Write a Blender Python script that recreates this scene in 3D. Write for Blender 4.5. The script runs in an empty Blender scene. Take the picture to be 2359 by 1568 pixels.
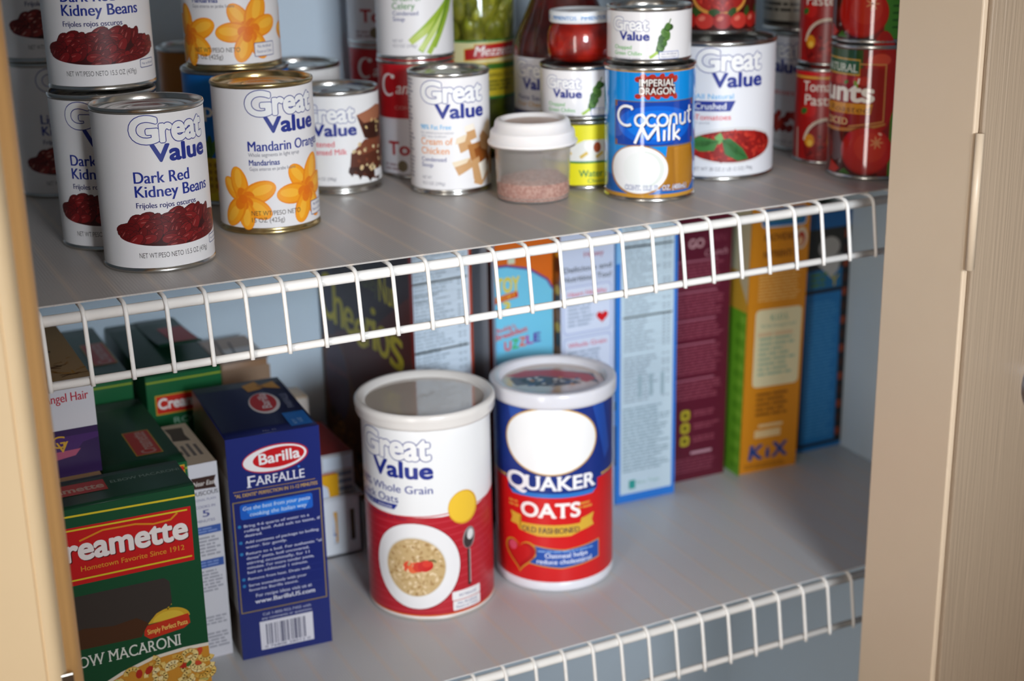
import bpy, bmesh, math, random
from math import sin, cos, pi, atan2, radians, sqrt, floor
from mathutils import Vector, Matrix

C = bpy.context.scene.collection
sc = bpy.context.scene
random.seed(7)

# ------------------------------------------------------------------ camera
CAM = (-0.12469, -0.89447, 0.25703)
cam_data = bpy.data.cameras.new('camera')
cam = bpy.data.objects.new('camera', cam_data)
C.objects.link(cam)
cam.location = CAM
cam.rotation_euler = (radians(71.9457), radians(1.0653), radians(-26.6110))
cam_data.sensor_width = 36.0
cam_data.lens = 36.0 * 3420.35 / 2359.0
cam_data.clip_start = 0.05
cam_data.dof.use_dof = True
cam_data.dof.focus_distance = 0.955
cam_data.dof.aperture_fstop = 5.6
sc.camera = cam

# ------------------------------------------------------------------ world, lamps, exposure
sc.view_settings.view_transform = 'Standard'
sc.view_settings.look = 'None'
sc.view_settings.gamma = 1.0
sc.view_settings.exposure = 0.0
sc.view_settings.use_curve_mapping = False
world = bpy.data.worlds.new('room_air')
sc.world = world
world.use_nodes = True
world.node_tree.nodes['Background'].inputs[0].default_value = (0.95, 0.86, 0.76, 1)
world.node_tree.nodes['Background'].inputs[1].default_value = 0.20


def area(name, loc, target, size, sizey, power, col):
    d = bpy.data.lights.new(name, 'AREA')
    d.shape = 'RECTANGLE'
    d.size = size
    d.size_y = sizey
    d.energy = power
    d.color = col
    o = bpy.data.objects.new(name, d)
    C.objects.link(o)
    o.location = loc
    o.rotation_euler = (Vector(target) - Vector(loc)).to_track_quat('-Z', 'Y').to_euler()
    return o


k = area('key_light', (0.16, -1.52, 0.32), (0.45, 0.2, -0.09), 0.34, 0.34, 1.55, (0.80, 0.90, 1.0))
k.data.spread = radians(40)  # unseen key, its narrow beam added to dim both ends of the shelf
area('left_window_light', (-1.10, -1.25, -0.12), (0.5, 0.1, -0.1), 0.28, 1.5, 15.0, (1.0, 0.95, 0.90))
area('warm_fill_light', (0.10, -1.75, 0.70), (0.2, 0.1, -0.1), 0.30, 0.30, 3.4, (1.0, 0.74, 0.60))  # unseen warm fill added to tint the left side

# ------------------------------------------------------------------ materials
def lin(h):
    h = h.lstrip('#')
    v = [int(h[i:i + 2], 16) / 255 for i in (0, 2, 4)]
    return tuple((c / 12.92 if c <= .04045 else ((c + .055) / 1.055) ** 2.4) for c in v) + (1,)


MATS = {}


def mat(hexv, rough=0.42, metal=0.0, key=None, trans=0.0, alpha=1.0, ior=1.45, sub=0.0, coat=0.0):
    k = key or (hexv, rough, metal, trans, alpha, ior, sub, coat)
    if k in MATS:
        return MATS[k]
    m = bpy.data.materials.new('paint_' + hexv.strip('#'))
    m.use_nodes = True
    b = m.node_tree.nodes['Principled BSDF']
    b.inputs['Base Color'].default_value = lin(hexv)
    b.inputs['Roughness'].default_value = rough
    b.inputs['Metallic'].default_value = metal
    b.inputs['Transmission Weight'].default_value = trans
    b.inputs['Alpha'].default_value = alpha
    b.inputs['IOR'].default_value = ior
    b.inputs['Coat Weight'].default_value = coat
    if sub:
        b.inputs['Subsurface Weight'].default_value = sub
        b.inputs['Subsurface Radius'].default_value = (.01, .008, .006)
    MATS[k] = m
    return m


def wall_mat(name, hexv, scale=60, bump=0.05, rough=.6, stretch=(1, 1, 1), var=0.04):
    m = bpy.data.materials.new(name)
    m.use_nodes = True
    nt = m.node_tree
    b = nt.nodes['Principled BSDF']
    b.inputs['Roughness'].default_value = rough
    tc = nt.nodes.new('ShaderNodeTexCoord')
    mp = nt.nodes.new('ShaderNodeMapping')
    mp.inputs['Scale'].default_value = stretch
    nz = nt.nodes.new('ShaderNodeTexNoise')
    nz.inputs['Scale'].default_value = scale
    nz.inputs['Detail'].default_value = 4
    nt.links.new(tc.outputs['Object'], mp.inputs[0])
    nt.links.new(mp.outputs[0], nz.inputs['Vector'])
    rp = nt.nodes.new('ShaderNodeMapRange')
    rp.inputs[3].default_value = 1 - var
    rp.inputs[4].default_value = 1 + var
    nt.links.new(nz.outputs[0], rp.inputs[0])
    mx = nt.nodes.new('ShaderNodeVectorMath')
    mx.operation = 'SCALE'
    mx.inputs[0].default_value = lin(hexv)[:3]
    nt.links.new(rp.outputs[0], mx.inputs['Scale'])
    nt.links.new(mx.outputs[0], b.inputs['Base Color'])
    bp = nt.nodes.new('ShaderNodeBump')
    bp.inputs['Strength'].default_value = bump
    bp.inputs['Distance'].default_value = .002
    nt.links.new(nz.outputs[0], bp.inputs['Height'])
    nt.links.new(bp.outputs[0], b.inputs['Normal'])
    return m


def liner_mat(name, base, streak):
    """ribbed shelf liner: fine ridges front to back, paler streaks where it lies over the wires"""
    m = bpy.data.materials.new(name)
    m.use_nodes = True
    nt = m.node_tree
    b = nt.nodes['Principled BSDF']
    b.inputs['Roughness'].default_value = .38
    tc = nt.nodes.new('ShaderNodeTexCoord')
    sx = nt.nodes.new('ShaderNodeSeparateXYZ')
    nt.links.new(tc.outputs['Object'], sx.inputs[0])

    def math_(op, a, bb):
        n = nt.nodes.new('ShaderNodeMath')
        n.operation = op
        for i, v in enumerate((a, bb)):
            if isinstance(v, (int, float)):
                n.inputs[i].default_value = v
            elif v is not None:
                nt.links.new(v, n.inputs[i])
        return n.outputs[0]
    fr = math_('SINE', math_('MULTIPLY', sx.outputs[0], 2 * pi / .0021), None)
    wv = math_('COSINE', math_('MULTIPLY', sx.outputs[0], 2 * pi / .0254), None)
    wv = math_('POWER', math_('MULTIPLY', math_('ADD', wv, 1.0), .5), 14)
    nz = nt.nodes.new('ShaderNodeTexNoise')
    nz.inputs['Scale'].default_value = 14
    nt.links.new(tc.outputs['Object'], nz.inputs['Vector'])
    f = math_('MULTIPLY', wv, math_('ADD', nz.outputs[0], .15))
    f = math_('ADD', f, math_('MULTIPLY', fr, .07))
    mx = nt.nodes.new('ShaderNodeMix')
    mx.data_type = 'RGBA'
    nt.links.new(f, mx.inputs[0])
    mx.inputs[6].default_value = lin(base)
    mx.inputs[7].default_value = lin(streak)
    nt.links.new(mx.outputs[2], b.inputs['Base Color'])
    h = math_('ADD', math_('MULTIPLY', wv, 1.0), math_('MULTIPLY', fr, .35))
    bp = nt.nodes.new('ShaderNodeBump')
    bp.inputs['Strength'].default_value = .25
    bp.inputs['Distance'].default_value = .0005
    nt.links.new(h, bp.inputs['Height'])
    nt.links.new(bp.outputs[0], b.inputs['Normal'])
    return m


TIN = mat('#c4c2bd', .24, 1.0)
GOLDTIN = mat('#bda878', .25, 1.0)
WIRE = mat('#f4f0ea', .28)
GLASS = mat('#ffffff', .02, 0, trans=1.0)
CLEARPL = mat('#f2ece6', .22, 0, trans=.85, ior=1.2)

# ------------------------------------------------------------------ mesh helpers
class MB:
    def __init__(s):
        s.v, s.f, s.m, s.n, s.mats, s.sm = [], [], [], [], [], []

    def mi(s, m):
        if m not in s.mats:
            s.mats.append(m)
        return s.mats.index(m)

    def add(s, vs, fs, m, ns=None, smooth=True):
        b = len(s.v)
        s.v += [tuple(v) for v in vs]
        s.n += [tuple(n) for n in ns] if ns else [None] * len(vs)
        i = s.mi(m)
        for f in fs:
            s.f.append([b + k for k in f])
            s.m.append(i)
            s.sm.append(smooth)

    def mesh(s, name):
        me = bpy.data.meshes.new(name)
        me.from_pydata(s.v, [], s.f)
        for m in s.mats:
            me.materials.append(m)
        me.polygons.foreach_set('material_index', s.m)
        me.polygons.foreach_set('use_smooth', s.sm)
        me.update()
        if any(n is not None for n in s.n):
            vn = [v.normal.copy() for v in me.vertices]
            me.normals_split_custom_set_from_vertices([s.n[i] if s.n[i] is not None else tuple(vn[i]) for i in range(len(s.v))])
        return me

    def lathe(s, prof, m, n=64, cap0=False, cap1=False, c=(0, 0, 0)):
        vs, fs = [], []
        for (r, z) in prof:
            for k in range(n):
                a = 2 * pi * k / n - pi / 2
                vs.append((c[0] + r * cos(a), c[1] + r * sin(a), c[2] + z))
        for i in range(len(prof) - 1):
            for k in range(n):
                k2 = (k + 1) % n
                fs.append((i * n + k, i * n + k2, (i + 1) * n + k2, (i + 1) * n + k))
        if cap0:
            fs.append(tuple(reversed(range(n))))
        if cap1:
            fs.append(tuple(range((len(prof) - 1) * n, len(prof) * n)))
        s.add(vs, fs, m)

    def box(s, x0, x1, y0, y1, z0, z1, m, bev=0.0):
        bm = bmesh.new()
        bmesh.ops.create_cube(bm, size=1)
        for v in bm.verts:
            v.co = Vector((x0 + (v.co.x + .5) * (x1 - x0), y0 + (v.co.y + .5) * (y1 - y0), z0 + (v.co.z + .5) * (z1 - z0)))
        if bev:
            bmesh.ops.bevel(bm, geom=bm.edges[:] , offset=bev, segments=2, profile=.5, affect='EDGES')
        s.bm(bm, m, False)

    def bm(s, bm, m, smooth=True):
        bm.verts.index_update()
        s.add([v.co[:] for v in bm.verts], [[v.index for v in f.verts] for f in bm.faces], m, smooth=smooth)
        bm.free()

    def tube(s, pts, r, m, n=10, caps=True):
        pts = [Vector(p) for p in pts]
        vs, fs = [], []
        ref = None
        for i, p in enumerate(pts):
            if i == 0:
                t = pts[1] - p
            elif i == len(pts) - 1:
                t = p - pts[i - 1]
            else:
                t = (pts[i + 1] - p).normalized() + (p - pts[i - 1]).normalized()
            t.normalize()
            if ref is None:
                ref = t.orthogonal().normalized()
            ref = (ref - t * ref.dot(t)).normalized()
            w = t.cross(ref)
            for k in range(n):
                a = 2 * pi * k / n
                vs.append(p + (ref * cos(a) + w * sin(a)) * r)
        for i in range(len(pts) - 1):
            for k in range(n):
                k2 = (k + 1) % n
                fs.append((i * n + k, i * n + k2, (i + 1) * n + k2, (i + 1) * n + k))
        if caps:
            fs.append(tuple(reversed(range(n))))
            fs.append(tuple(range((len(pts) - 1) * n, len(pts) * n)))
        s.add(vs, fs, m)


def obj(name, me, parent=None, loc=None):
    if isinstance(me, MB):
        me = me.mesh(name)
    o = bpy.data.objects.new(name, me)
    C.objects.link(o)
    if parent:
        o.parent = parent
    if loc:
        o.location = loc
    return o


def thing(name, label, cat, loc=(0, 0, 0), rz=0.0, group=None):
    o = bpy.data.objects.new(name, None)
    o.empty_display_size = .02
    C.objects.link(o)
    o.location = loc
    o.rotation_euler = (0, 0, rz)
    tag(o, label, cat, group)
    return o


def tag(o, label, cat, group=None):
    o['label'] = label
    o['category'] = cat
    if group:
        o['group'] = group
    return o


def struct(name, mb):
    o = obj(name, mb)
    o['kind'] = 'structure'
    return o


def dup(root, loc, rz, label, name=None):
    r = root.copy()
    C.objects.link(r)
    r.location = loc
    r.rotation_euler = (0, 0, rz)
    r['label'] = label
    for ch in list(root.children):
        c = ch.copy()
        C.objects.link(c)
        c.parent = r
        for g in list(ch.children):
            d = g.copy()
            C.objects.link(d)
            d.parent = c
    return r


# ------------------------------------------------------------------ flat printed artwork (mm), wrapped on labels and box faces
GLYPH = {}


def glyphs(s, off):
    k = (s, off)
    if k not in GLYPH:
        cu = bpy.data.curves.new('lettering', 'FONT')
        cu.body = s
        cu.size = 1
        cu.resolution_u = 5
        cu.offset = off
        ob = bpy.data.objects.new('lettering', cu)
        me = bpy.data.meshes.new_from_object(ob)
        vs = [(v.co.x, v.co.y) for v in me.vertices]
        fs = [tuple(p.vertices) for p in me.polygons]
        bpy.data.objects.remove(ob)
        bpy.data.curves.remove(cu)
        bpy.data.meshes.remove(me)
        GLYPH[k] = (vs, fs)
    return GLYPH[k]


class Art:
    def __init__(s, rough=.42, coat=0):
        s.it = []
        s.rough = rough
        s.coat = coat
        s.L = 1.0

    def m(s, col):
        return col if not isinstance(col, str) else mat(col, s.rough, coat=s.coat)

    def add(s, vs, fs, col, L):
        out = []
        for f in fs:      # every printed face looks outwards
            ar = sum(vs[f[i - 1]][0] * vs[f[i]][1] - vs[f[i]][0] * vs[f[i - 1]][1] for i in range(len(f)))
            out.append(tuple(f) if ar >= 0 else tuple(reversed(f)))
        s.it.append((vs, out, s.m(col), L))

    def poly(s, pts, col, L=1):
        s.add(list(pts), [tuple(range(len(pts)))], col, L)

    def rect(s, x0, y0, x1, y1, col, L=1):
        s.poly([(x0, y0), (x1, y0), (x1, y1), (x0, y1)], col, L)

    def rrect(s, x0, y0, x1, y1, r, col, L=1):
        p = []
        for cx, cy, a0 in ((x1 - r, y0 + r, -90), (x1 - r, y1 - r, 0), (x0 + r, y1 - r, 90), (x0 + r, y0 + r, 180)):
            for k in range(6):
                a = radians(a0 + 18 * k)
                p.append((cx + r * cos(a), cy + r * sin(a)))
        s.poly(p, col, L)

    def ell(s, cx, cy, rx, ry, col, L=1, rot=0, n=28, a0=0, a1=360):
        c, d = cos(radians(rot)), sin(radians(rot))
        p = []
        full = (a1 - a0) >= 360
        for k in range(n + (0 if full else 1)):
            a = radians(a0 + (a1 - a0) * k / n)
            x, y = rx * cos(a), ry * sin(a)
            p.append((cx + x * c - y * d, cy + x * d + y * c))
        s.poly(p, col, L)

    def stroke(s, pts, w, col, L=1):
        for i in range(len(pts) - 1):
            (x0, y0), (x1, y1) = pts[i], pts[i + 1]
            l = sqrt((x1 - x0) ** 2 + (y1 - y0) ** 2) or 1
            nx, ny = -(y1 - y0) / l * w / 2, (x1 - x0) / l * w / 2
            s.poly([(x0 - nx, y0 - ny), (x1 - nx, y1 - ny), (x1 + nx, y1 + ny), (x0 + nx, y0 + ny)], col, L)
            if i:
                s.ell(x0, y0, w / 2, w / 2, col, L + .004, n=8)

    def text(s, t, x0, x1, y, h, col, L=2, off=.0, shear=0, rot=0, arc=0, serif=False, ring=0.0):
        """lettering from x0 to x1 on base line y with capital height h; arc bends it (mm of rise in the middle)"""
        heavy = 0 < off <= .05
        vs, fs = glyphs(t, 0 if heavy else off)
        if not vs:
            return
        rv = glyphs(t, 0)[0] if off else vs
        a, b = min(v[0] for v in rv), max(v[0] for v in rv)
        ky = h / .70
        kx = (x1 - x0) / (b - a) if x1 is not None else ky
        out = []
        cr, sr = cos(radians(rot)), sin(radians(rot))
        w = (b - a) * kx
        for (vx, vy) in vs:
            X = (vx - a) * kx + shear * vy * ky
            Y = vy * ky
            if arc:
                q = (X / w) * 2 - 1
                Y += arc * (1 - q * q)
            out.append((x0 + X * cr - Y * sr, y + X * sr + Y * cr))
        if ring:        # swollen letters: the shape stamped round a small circle
            for i in range(14):
                dx, dy = ring * cos(2 * pi * i / 14), ring * sin(2 * pi * i / 14)
                s.add([(p + dx, q + dy) for p, q in out], fs, col, L + .04 * i)
            return
        if heavy and off >= .03:
            for i in range(10):
                dx, dy = off * .8 * kx * cos(2 * pi * i / 10), off * .8 * ky * sin(2 * pi * i / 10)
                s.add([(p + dx, q + dy) for p, q in out], fs, col, L + .02 * i)
        s.add(out, fs, col, L)
        if heavy and off < .03:       # a heavier weight: the same letters printed again a hair to each side
            e = off * .9 * kx
            s.add([(p - e * cr, q - e * sr) for p, q in out], fs, col, L + .02)
            s.add([(p + e * cr, q + e * sr) for p, q in out], fs, col, L + .04)
        if serif:
            W = .055
            for y0, ys in ((.012, 0.0), (.675, .69 - W)):
                seg = []
                for f in fs:
                    xs = []
                    for i in range(len(f)):
                        (ax, ay), (bx, by) = vs[f[i - 1]], vs[f[i]]
                        if (ay - y0) * (by - y0) < 0:
                            xs.append(ax + (bx - ax) * (y0 - ay) / (by - ay))
                    if len(xs) >= 2:
                        seg.append((min(xs), max(xs)))
                seg.sort()
                run = []
                for g in seg:
                    if run and g[0] <= run[-1][1] + 1e-3:
                        run[-1][1] = max(run[-1][1], g[1])
                    else:
                        run.append(list(g))
                for g0, g1 in run:
                    if g1 - g0 < .2:
                        q = []
                        for vx, vy in ((g0 - .06, ys), (g1 + .06, ys), (g1 + .06, ys + W), (g0 - .06, ys + W)):
                            X = (vx - a) * kx + shear * vy * ky
                            Y = vy * ky
                            q.append((x0 + X * cr - Y * sr, y + X * sr + Y * cr))
                        s.poly(q, col, L + .06)

    def lines(s, x0, y0, x1, y1, n, col, L=2, fill=.55, ragged=.25, seed=1):
        """rows of print too small to read"""
        R = random.Random(seed)
        hgt = (y1 - y0) / n
        for i in range(n):
            yb = y1 - (i + 1) * hgt + hgt * (1 - fill) / 2
            end = x1 - (x1 - x0) * R.random() * ragged
            x = x0
            while x < end - .6:
                w = min(R.uniform(1.2, 5.0) * hgt * .8, end - x)
                s.rect(x, yb, x + w, yb + hgt * fill, col, L)
                x += w + hgt * .35

    def logo(s, x, y, k, blue='#1f2f86', white='#eeecea', L=3):
        """two-line outlined lettering; y = base line of the first word"""
        for rr, col, l in ((1.48 * k, blue, L), (.90 * k, white, L + .8)):
            s.text('G', x + 1.6 * k, x + 18.6 * k, y - .3 * k, 16.6 * k, col, l, ring=rr)
            s.text('reat', x + 20.8 * k, x + 54.2 * k, y + .1 * k, 16.4 * k, col, l + .01, ring=rr)
        s.text('Value', x + 13.8 * k, x + 55.5 * k, y - 12.6 * k, 10.8 * k, blue, L + 2, off=.045)

    # ------- output
    def emit(s, mb, mapper, cuts=None):
        if not cuts:
            for vs, fs, m, L in s.it:
                res = [mapper(x, y, L) for x, y in vs]
                mb.add([r[0] for r in res], fs, m, [r[1] for r in res])
            return
        bm = bmesh.new()
        mats = []
        us = []
        for vs, fs, m, L in s.it:
            if m not in mats:
                mats.append(m)
            i = mats.index(m)
            bv = [bm.verts.new((x, y, L)) for x, y in vs]
            us += [v[0] for v in vs]
            for f in fs:
                try:
                    bf = bm.faces.new([bv[k] for k in f])
                    bf.material_index = i
                except ValueError:
                    pass
        if not us:
            bm.free()
            return
        lo, hi = min(us), max(us)
        k = int(floor(lo / cuts)) + 1
        while k * cuts < hi:
            bmesh.ops.bisect_plane(bm, geom=bm.verts[:] + bm.edges[:] + bm.faces[:], dist=1e-5, plane_co=(k * cuts, 0, 0), plane_no=(1, 0, 0))
            k += 1
        bm.verts.index_update()
        res = [mapper(v.co.x, v.co.y, v.co.z) for v in bm.verts]
        vs = [r[0] for r in res]
        ns = [r[1] for r in res]
        by = {}
        for f in bm.faces:
            by.setdefault(f.material_index, []).append([v.index for v in f.verts])
        for i, fs in by.items():
            vv, nn, ff = [], [], []
            for f in fs:
                ff.append(list(range(len(vv), len(vv) + len(f))))
                vv += [vs[k] for k in f]
                nn += [ns[k] for k in f]
            mb.add(vv, ff, mats[i], nn)
        bm.free()


LAY = .00004
NSEG = 64


def wrap_mapper(r):
    da = 2 * pi / NSEG

    def f(u, v, L):
        a = u / 1000 / r
        k = floor(a / da + 1e-7)
        t = a / da - k
        rr = r + L * LAY
        p0 = Vector((sin(k * da), -cos(k * da), 0))
        p1 = Vector((sin((k + 1) * da), -cos((k + 1) * da), 0))
        p = (p0 * (1 - t) + p1 * t) * rr
        return (p.x, p.y, v / 1000), (sin(a), -cos(a), 0)
    return f, da * r * 1000


def wrap_label(art, r, z0, z1, bg, rough=.42, coat=0, flip=None):
    """a printed sleeve round a can or jar (metres)"""
    mb = MB()
    n = NSEG
    vs, ns, fs = [], [], []
    for z in (z0, z1):
        for k in range(n):
            a = 2 * pi * k / n - pi / 2
            vs.append((r * cos(a), r * sin(a), z))
            ns.append((cos(a), sin(a), 0))
    for k in range(n):
        fs.append((k, (k + 1) % n, n + (k + 1) % n, n + k))
    mb.add(vs, fs, mat(bg, rough, coat=coat), ns)
    mp, cut = wrap_mapper(r)
    art.emit(mb, mp, cut)
    return mb


SHARED = {}


def can_meshes(r, h, tin=TIN):
    k = (r, h, tin.name)
    if k not in SHARED:
        b = MB()
        b.lathe([(r - .004, .0022), (r - .0022, .0006), (r - .0008, 0), (r + .0003, .0003), (r + .0006, .0015), (r + .0002, .0028), (r - .0008, .0034),
                 (r - .0005, .0045), (r - .0005, h - .0045), (r - .0008, h - .0036), (r + .0003, h - .003), (r + .0007, h - .0016), (r + .0003, h - .0002),
                 (r - .0006, h), (r - .0014, h - .0006), (r - .0017, h - .0042)], tin, cap0=True)
        lid = MB()
        R = r - .0017
        lid.lathe([(R, h - .0042), (R - .0014, h - .0046), (R - .003, h - .0036), (R - .0044, h - .0036), (R - .006, h - .0045), (R - .0085, h - .0045), (R - .0095, h - .0038),
                   (R - .0112, h - .0038), (R - .0122, h - .0045), (R * .42, h - .0045), (R * .39, h - .0039), (R * .34, h - .0039), (R * .31, h - .0045), (.0005, h - .0045)], tin, cap1=True)
        SHARED[k] = (b.mesh('can_body'), lid.mesh('can_lid'))
    return SHARED[k]


def face_cam(x, y):
    return atan2(CAM[1] - y, CAM[0] - x) + pi / 2


EZ = .0012          # top of the shelf liners above the wires
ZL = -.33123        # lower shelf


def can(name, label, cat, x, y, r, h, art, bg, z=EZ, group=None, turn=0.0, tin=TIN, lz=(.0036, .0036), rough=.42, coat=0, lab=None):
    t = thing(name, label, cat, (x, y, z), face_cam(x, y) + turn, group)
    b, l = can_meshes(r, h, tin)
    obj('can_body', b, t)
    obj('can_lid', l, t)
    me = lab or wrap_label(art, r, lz[0], h - lz[1], bg, rough, coat).mesh('label_wrap')
    obj('label_wrap', me, t)
    return t


# ------------------------------------------------------------------ boxes
def carton(name, label, cat, x, y, w, d, h, faces, bg, z=ZL + EZ, yaw=0.0, roll=0.0, group=None, bev=.0006, rough=.4, part='carton'):
    """x, y: front left bottom corner; faces: dict of Art for 'f' front, 'l' left, 'r' right, 't' top (mm)"""
    t = thing(name, label, cat, (x, y, z), radians(yaw), group)
    if roll:
        t.rotation_euler = (0, radians(roll), radians(yaw))
    mb = MB()
    mb.box(0, w, 0, d, 0, h, mat(bg, rough), bev)
    e = .00005
    M = {'f': lambda u, v, L: ((u / 1000, -e - L * LAY, v / 1000), (0, -1, 0)),
         'l': lambda u, v, L: ((-e - L * LAY, d - u / 1000, v / 1000), (-1, 0, 0)),
         'r': lambda u, v, L: ((w + e + L * LAY, u / 1000, v / 1000), (1, 0, 0)),
         't': lambda u, v, L: ((u / 1000, v / 1000, h + e + L * LAY), (0, 0, 1))}
    for k, a in faces.items():
        a.emit(mb, M[k])
    obj(part, mb, t)
    return t


def flap(t, x0, x1, y0, y1, z, col, th=.0007, name='top_flap', art=None, curl=0.0):
    """a closing flap lying on the top of a carton; curl lifts its near edge"""
    mb = MB()
    n = 8
    vs, fs = [], []
    for i in range(n + 1):
        q = i / n
        yy = y0 + (y1 - y0) * q
        up = curl * (1 - q) ** 2
        for xx in (x0, x1):
            vs.append((xx, yy, z + up + th))
            vs.append((xx, yy, z + up))
    for i in range(n):
        a, b = i * 4, i * 4 + 4
        fs += [(a, a + 2, b + 2, b), (a + 1, b + 1, b + 3, a + 3), (a, b, b + 1, a + 1), (a + 2, a + 3, b + 3, b + 2)]
    fs += [(0, 1, 3, 2), (n * 4, n * 4 + 2, n * 4 + 3, n * 4 + 1)]
    mb.add(vs, fs, mat(col, .4), smooth=False)
    if art:
        def mp(u, v, L):
            yy = v / 1000
            q = min(max((yy - y0) / (y1 - y0), 0), 1)
            return (u / 1000, yy, z + th + curl * (1 - q) ** 2 + .00025 + L * LAY), (0, 0, 1)
        art.emit(mb, mp)
    return obj(name, mb, t)

# ------------------------------------------------------------------ the pantry itself
PAINT = wall_mat('pantry_wall_paint', '#c3d2de', 90, .12, .55, var=.015)
TRIMP = wall_mat('trim_paint_lit', '#ddc6aa', 40, .05, .38, var=.015)  # same paint as the door, brighter light put into its colour
TRIML = wall_mat('casing_paint', '#efd6ad', 40, .05, .4, var=.015)
GRAIN = wall_mat('door_grain_dimmed', '#a8937c', 1.0, .55, .36, (520, 520, 9), .05)  # the trim's paint darkened, dimmer light put into the colour
FLOORM = wall_mat('floor_boards', '#8a6a4a', 30, .1, .4, (3, 30, 30), .15)

for nm, b in (('wall_back', (-.25, .86, .425, .47, -1.16, .8)), ('wall_right', (.814, .86, -.056, .425, -1.16, .8)),
              ('wall_left', (-.25, -.2, -.05, .425, -1.16, .8)), ('ceiling', (-.25, .86, -.13, .47, .8, .84))):
    mb = MB()
    mb.box(*b, PAINT)
    struct(nm, mb)
mb = MB()
mb.box(-2.2, 2.2, -2.6, .47, -1.2, -1.16, FLOORM)
struct('floor', mb)
mb = MB()
mb.box(-1.3, -.045, -.13, -.05, -1.16, .84, PAINT)
mb.box(.646, 1.6, -.133, -.05, -1.16, .84, PAINT)
struct('wall_front', mb)

# left casing with a rounded inner edge, and the jamb behind it, warm shade put into its tan
mb = MB()


def extrude(prof, m, smooth=()):
    n = len(prof)
    vs = [(x, y, -1.16) for x, y in prof] + [(x, y, .84) for x, y in prof]
    mb.add(vs, [(k, (k + 1) % n, n + (k + 1) % n, n + k) for k in range(n)], m, smooth=False)
    b = len(mb.sm) - n
    for k in smooth:
        mb.sm[b + k] = True


prof = [(-.10, -.135), (-.10, -.150), (-.095, -.152), (-.0408, -.152), (-.0404, -.1512), (-.0398, -.1512), (-.0394, -.152), (-.037, -.152)] + [(-.037 + .008 * sin(radians(15 * k)), -.144 - .008 * cos(radians(15 * k))) for k in range(1, 7)] + [(-.029, -.135)]
extrude(prof, TRIML, range(7, 13))
tl = struct('trim_1', mb)
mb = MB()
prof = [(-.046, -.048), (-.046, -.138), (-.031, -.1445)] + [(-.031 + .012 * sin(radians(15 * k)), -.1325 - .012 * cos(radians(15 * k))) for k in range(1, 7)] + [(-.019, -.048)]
extrude(prof, wall_mat('jamb_warm_shade', '#e2b070', 40, .05, .4, var=.015), range(2, 8))
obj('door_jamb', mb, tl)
mb = MB()
mb.box(-.0335, -.0265, -.1515, -.1480, -.235, -.1585, mat('#b9b2a6', .25, 1.0), .0006)
obj('strike_plate', mb, tl)

# right jamb and the closed door leaf beside it
mb = MB()
mb.box(.605, .645, -.1335, -.05, -1.16, .84, TRIMP, .0012)
struct('trim_2', mb)
mb = MB()
mb.box(.6085, 1.25, -.1385, -.1345, -1.16, .84, GRAIN, .0010)
dr = struct('door_1', mb)
mb = MB()
KN = mat('#a9aab6', .25, 1.0)
prof = [(.0005, .060), (.012, .0595), (.022, .056), (.027, .047), (.0255, .037), (.018, .029), (.011, .024), (.0105, .008), (.027, .006), (.029, 0)]
mb.lathe(prof[::-1], KN, 32)
kb = obj('door_knob', mb, dr, (.695, -.1385, -.121))
kb.rotation_euler = (radians(90), 0, 0)
mb = MB()
mb.tube([(.6062, -.1385, -.024), (.6062, -.1385, .072)], .0030, TRIMP, 12)
obj('door_hinge', mb, dr)


# ------------------------------------------------------------------ wire shelves and their liners
def wire_shelf(label, dx, dy, dz):
    t = thing('wire_shelf', label, 'shelf', (dx, dy, dz), 0, 'wire pantry shelves')
    xa, xb = -.198 - dx, .813 - dx
    mb = MB()
    mb.tube([(xa, .0047, -.0064), (xb, .0047, -.0064)], .0036, WIRE, 16)
    obj('front_rail', mb, t)
    mb = MB()
    mb.tube([(xa, -.0018, -.0462), (xb, -.0018, -.0462)], .0027, WIRE, 14)
    obj('lip_rail', mb, t)
    for yy in (.21, .405):
        mb = MB()
        mb.tube([(xa, yy, -.0056), (xb, yy, -.0056)], .0027, WIRE, 10)
        obj('cross_rail', mb, t)
    mb = MB()
    pts = [(0, .415, -.0014), (0, .008, -.0014)]
    for k in range(1, 6):
        a = radians(90 * k / 5)
        pts.append((0, .0068 - .0072 * sin(a), -.0086 + .0072 * cos(a)))
    pts += [(0, -.0062, -.0445), (0, -.0064, -.0484)]
    mb.tube(pts, .00145, WIRE, 10)
    me = mb.mesh('wire')
    for i in range(-2, 32):
        o = obj('wire', me, t, (i * .0254, 0, 0))
    return t


wire_shelf('white wire shelf under the canned goods, upper of the two shelves', 0, 0, 0)
wire_shelf('white wire shelf under the cereal, pasta and oats, lower of the two shelves', .00373, .00487, -.33123)


def liner(label, pts, z, m):
    mb = MB()
    n = len(pts)
    vs = [(x, y, z) for x, y in pts] + [(x, y, z + .0011) for x, y in pts]
    mb.add(vs, [tuple(reversed(range(n))), tuple(range(n, 2 * n))] + [(k, (k + 1) % n, n + (k + 1) % n, n + k) for k in range(n)], m, smooth=False)
    return tag(obj('shelf_liner', mb), label, 'shelf liner', 'ribbed shelf liners')


liner('grey ribbed plastic liner lying on the upper shelf under the cans', [(-.196, .0145), (0, .0125), (.3, .008), (.55, .005), (.64, .0085), (.8, .016), (.8, .420), (-.196, .420)], 0.0001, liner_mat('upper_liner', '#b4aea8', '#cdbdac'))
liner('pale grey ribbed plastic liner lying on the lower shelf under the boxes and oats', [(-.192, .0100), (.809, .0100), (.809, .421), (-.192, .421)], -.33113, liner_mat('lower_liner', '#c8c9ca', '#d2c6bc'))

# ------------------------------------------------------------------ label artwork for the cans
BLUE = '#1c2f8a'
PAPER = '#e9e5e4'
INK = '#55504e'


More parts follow.
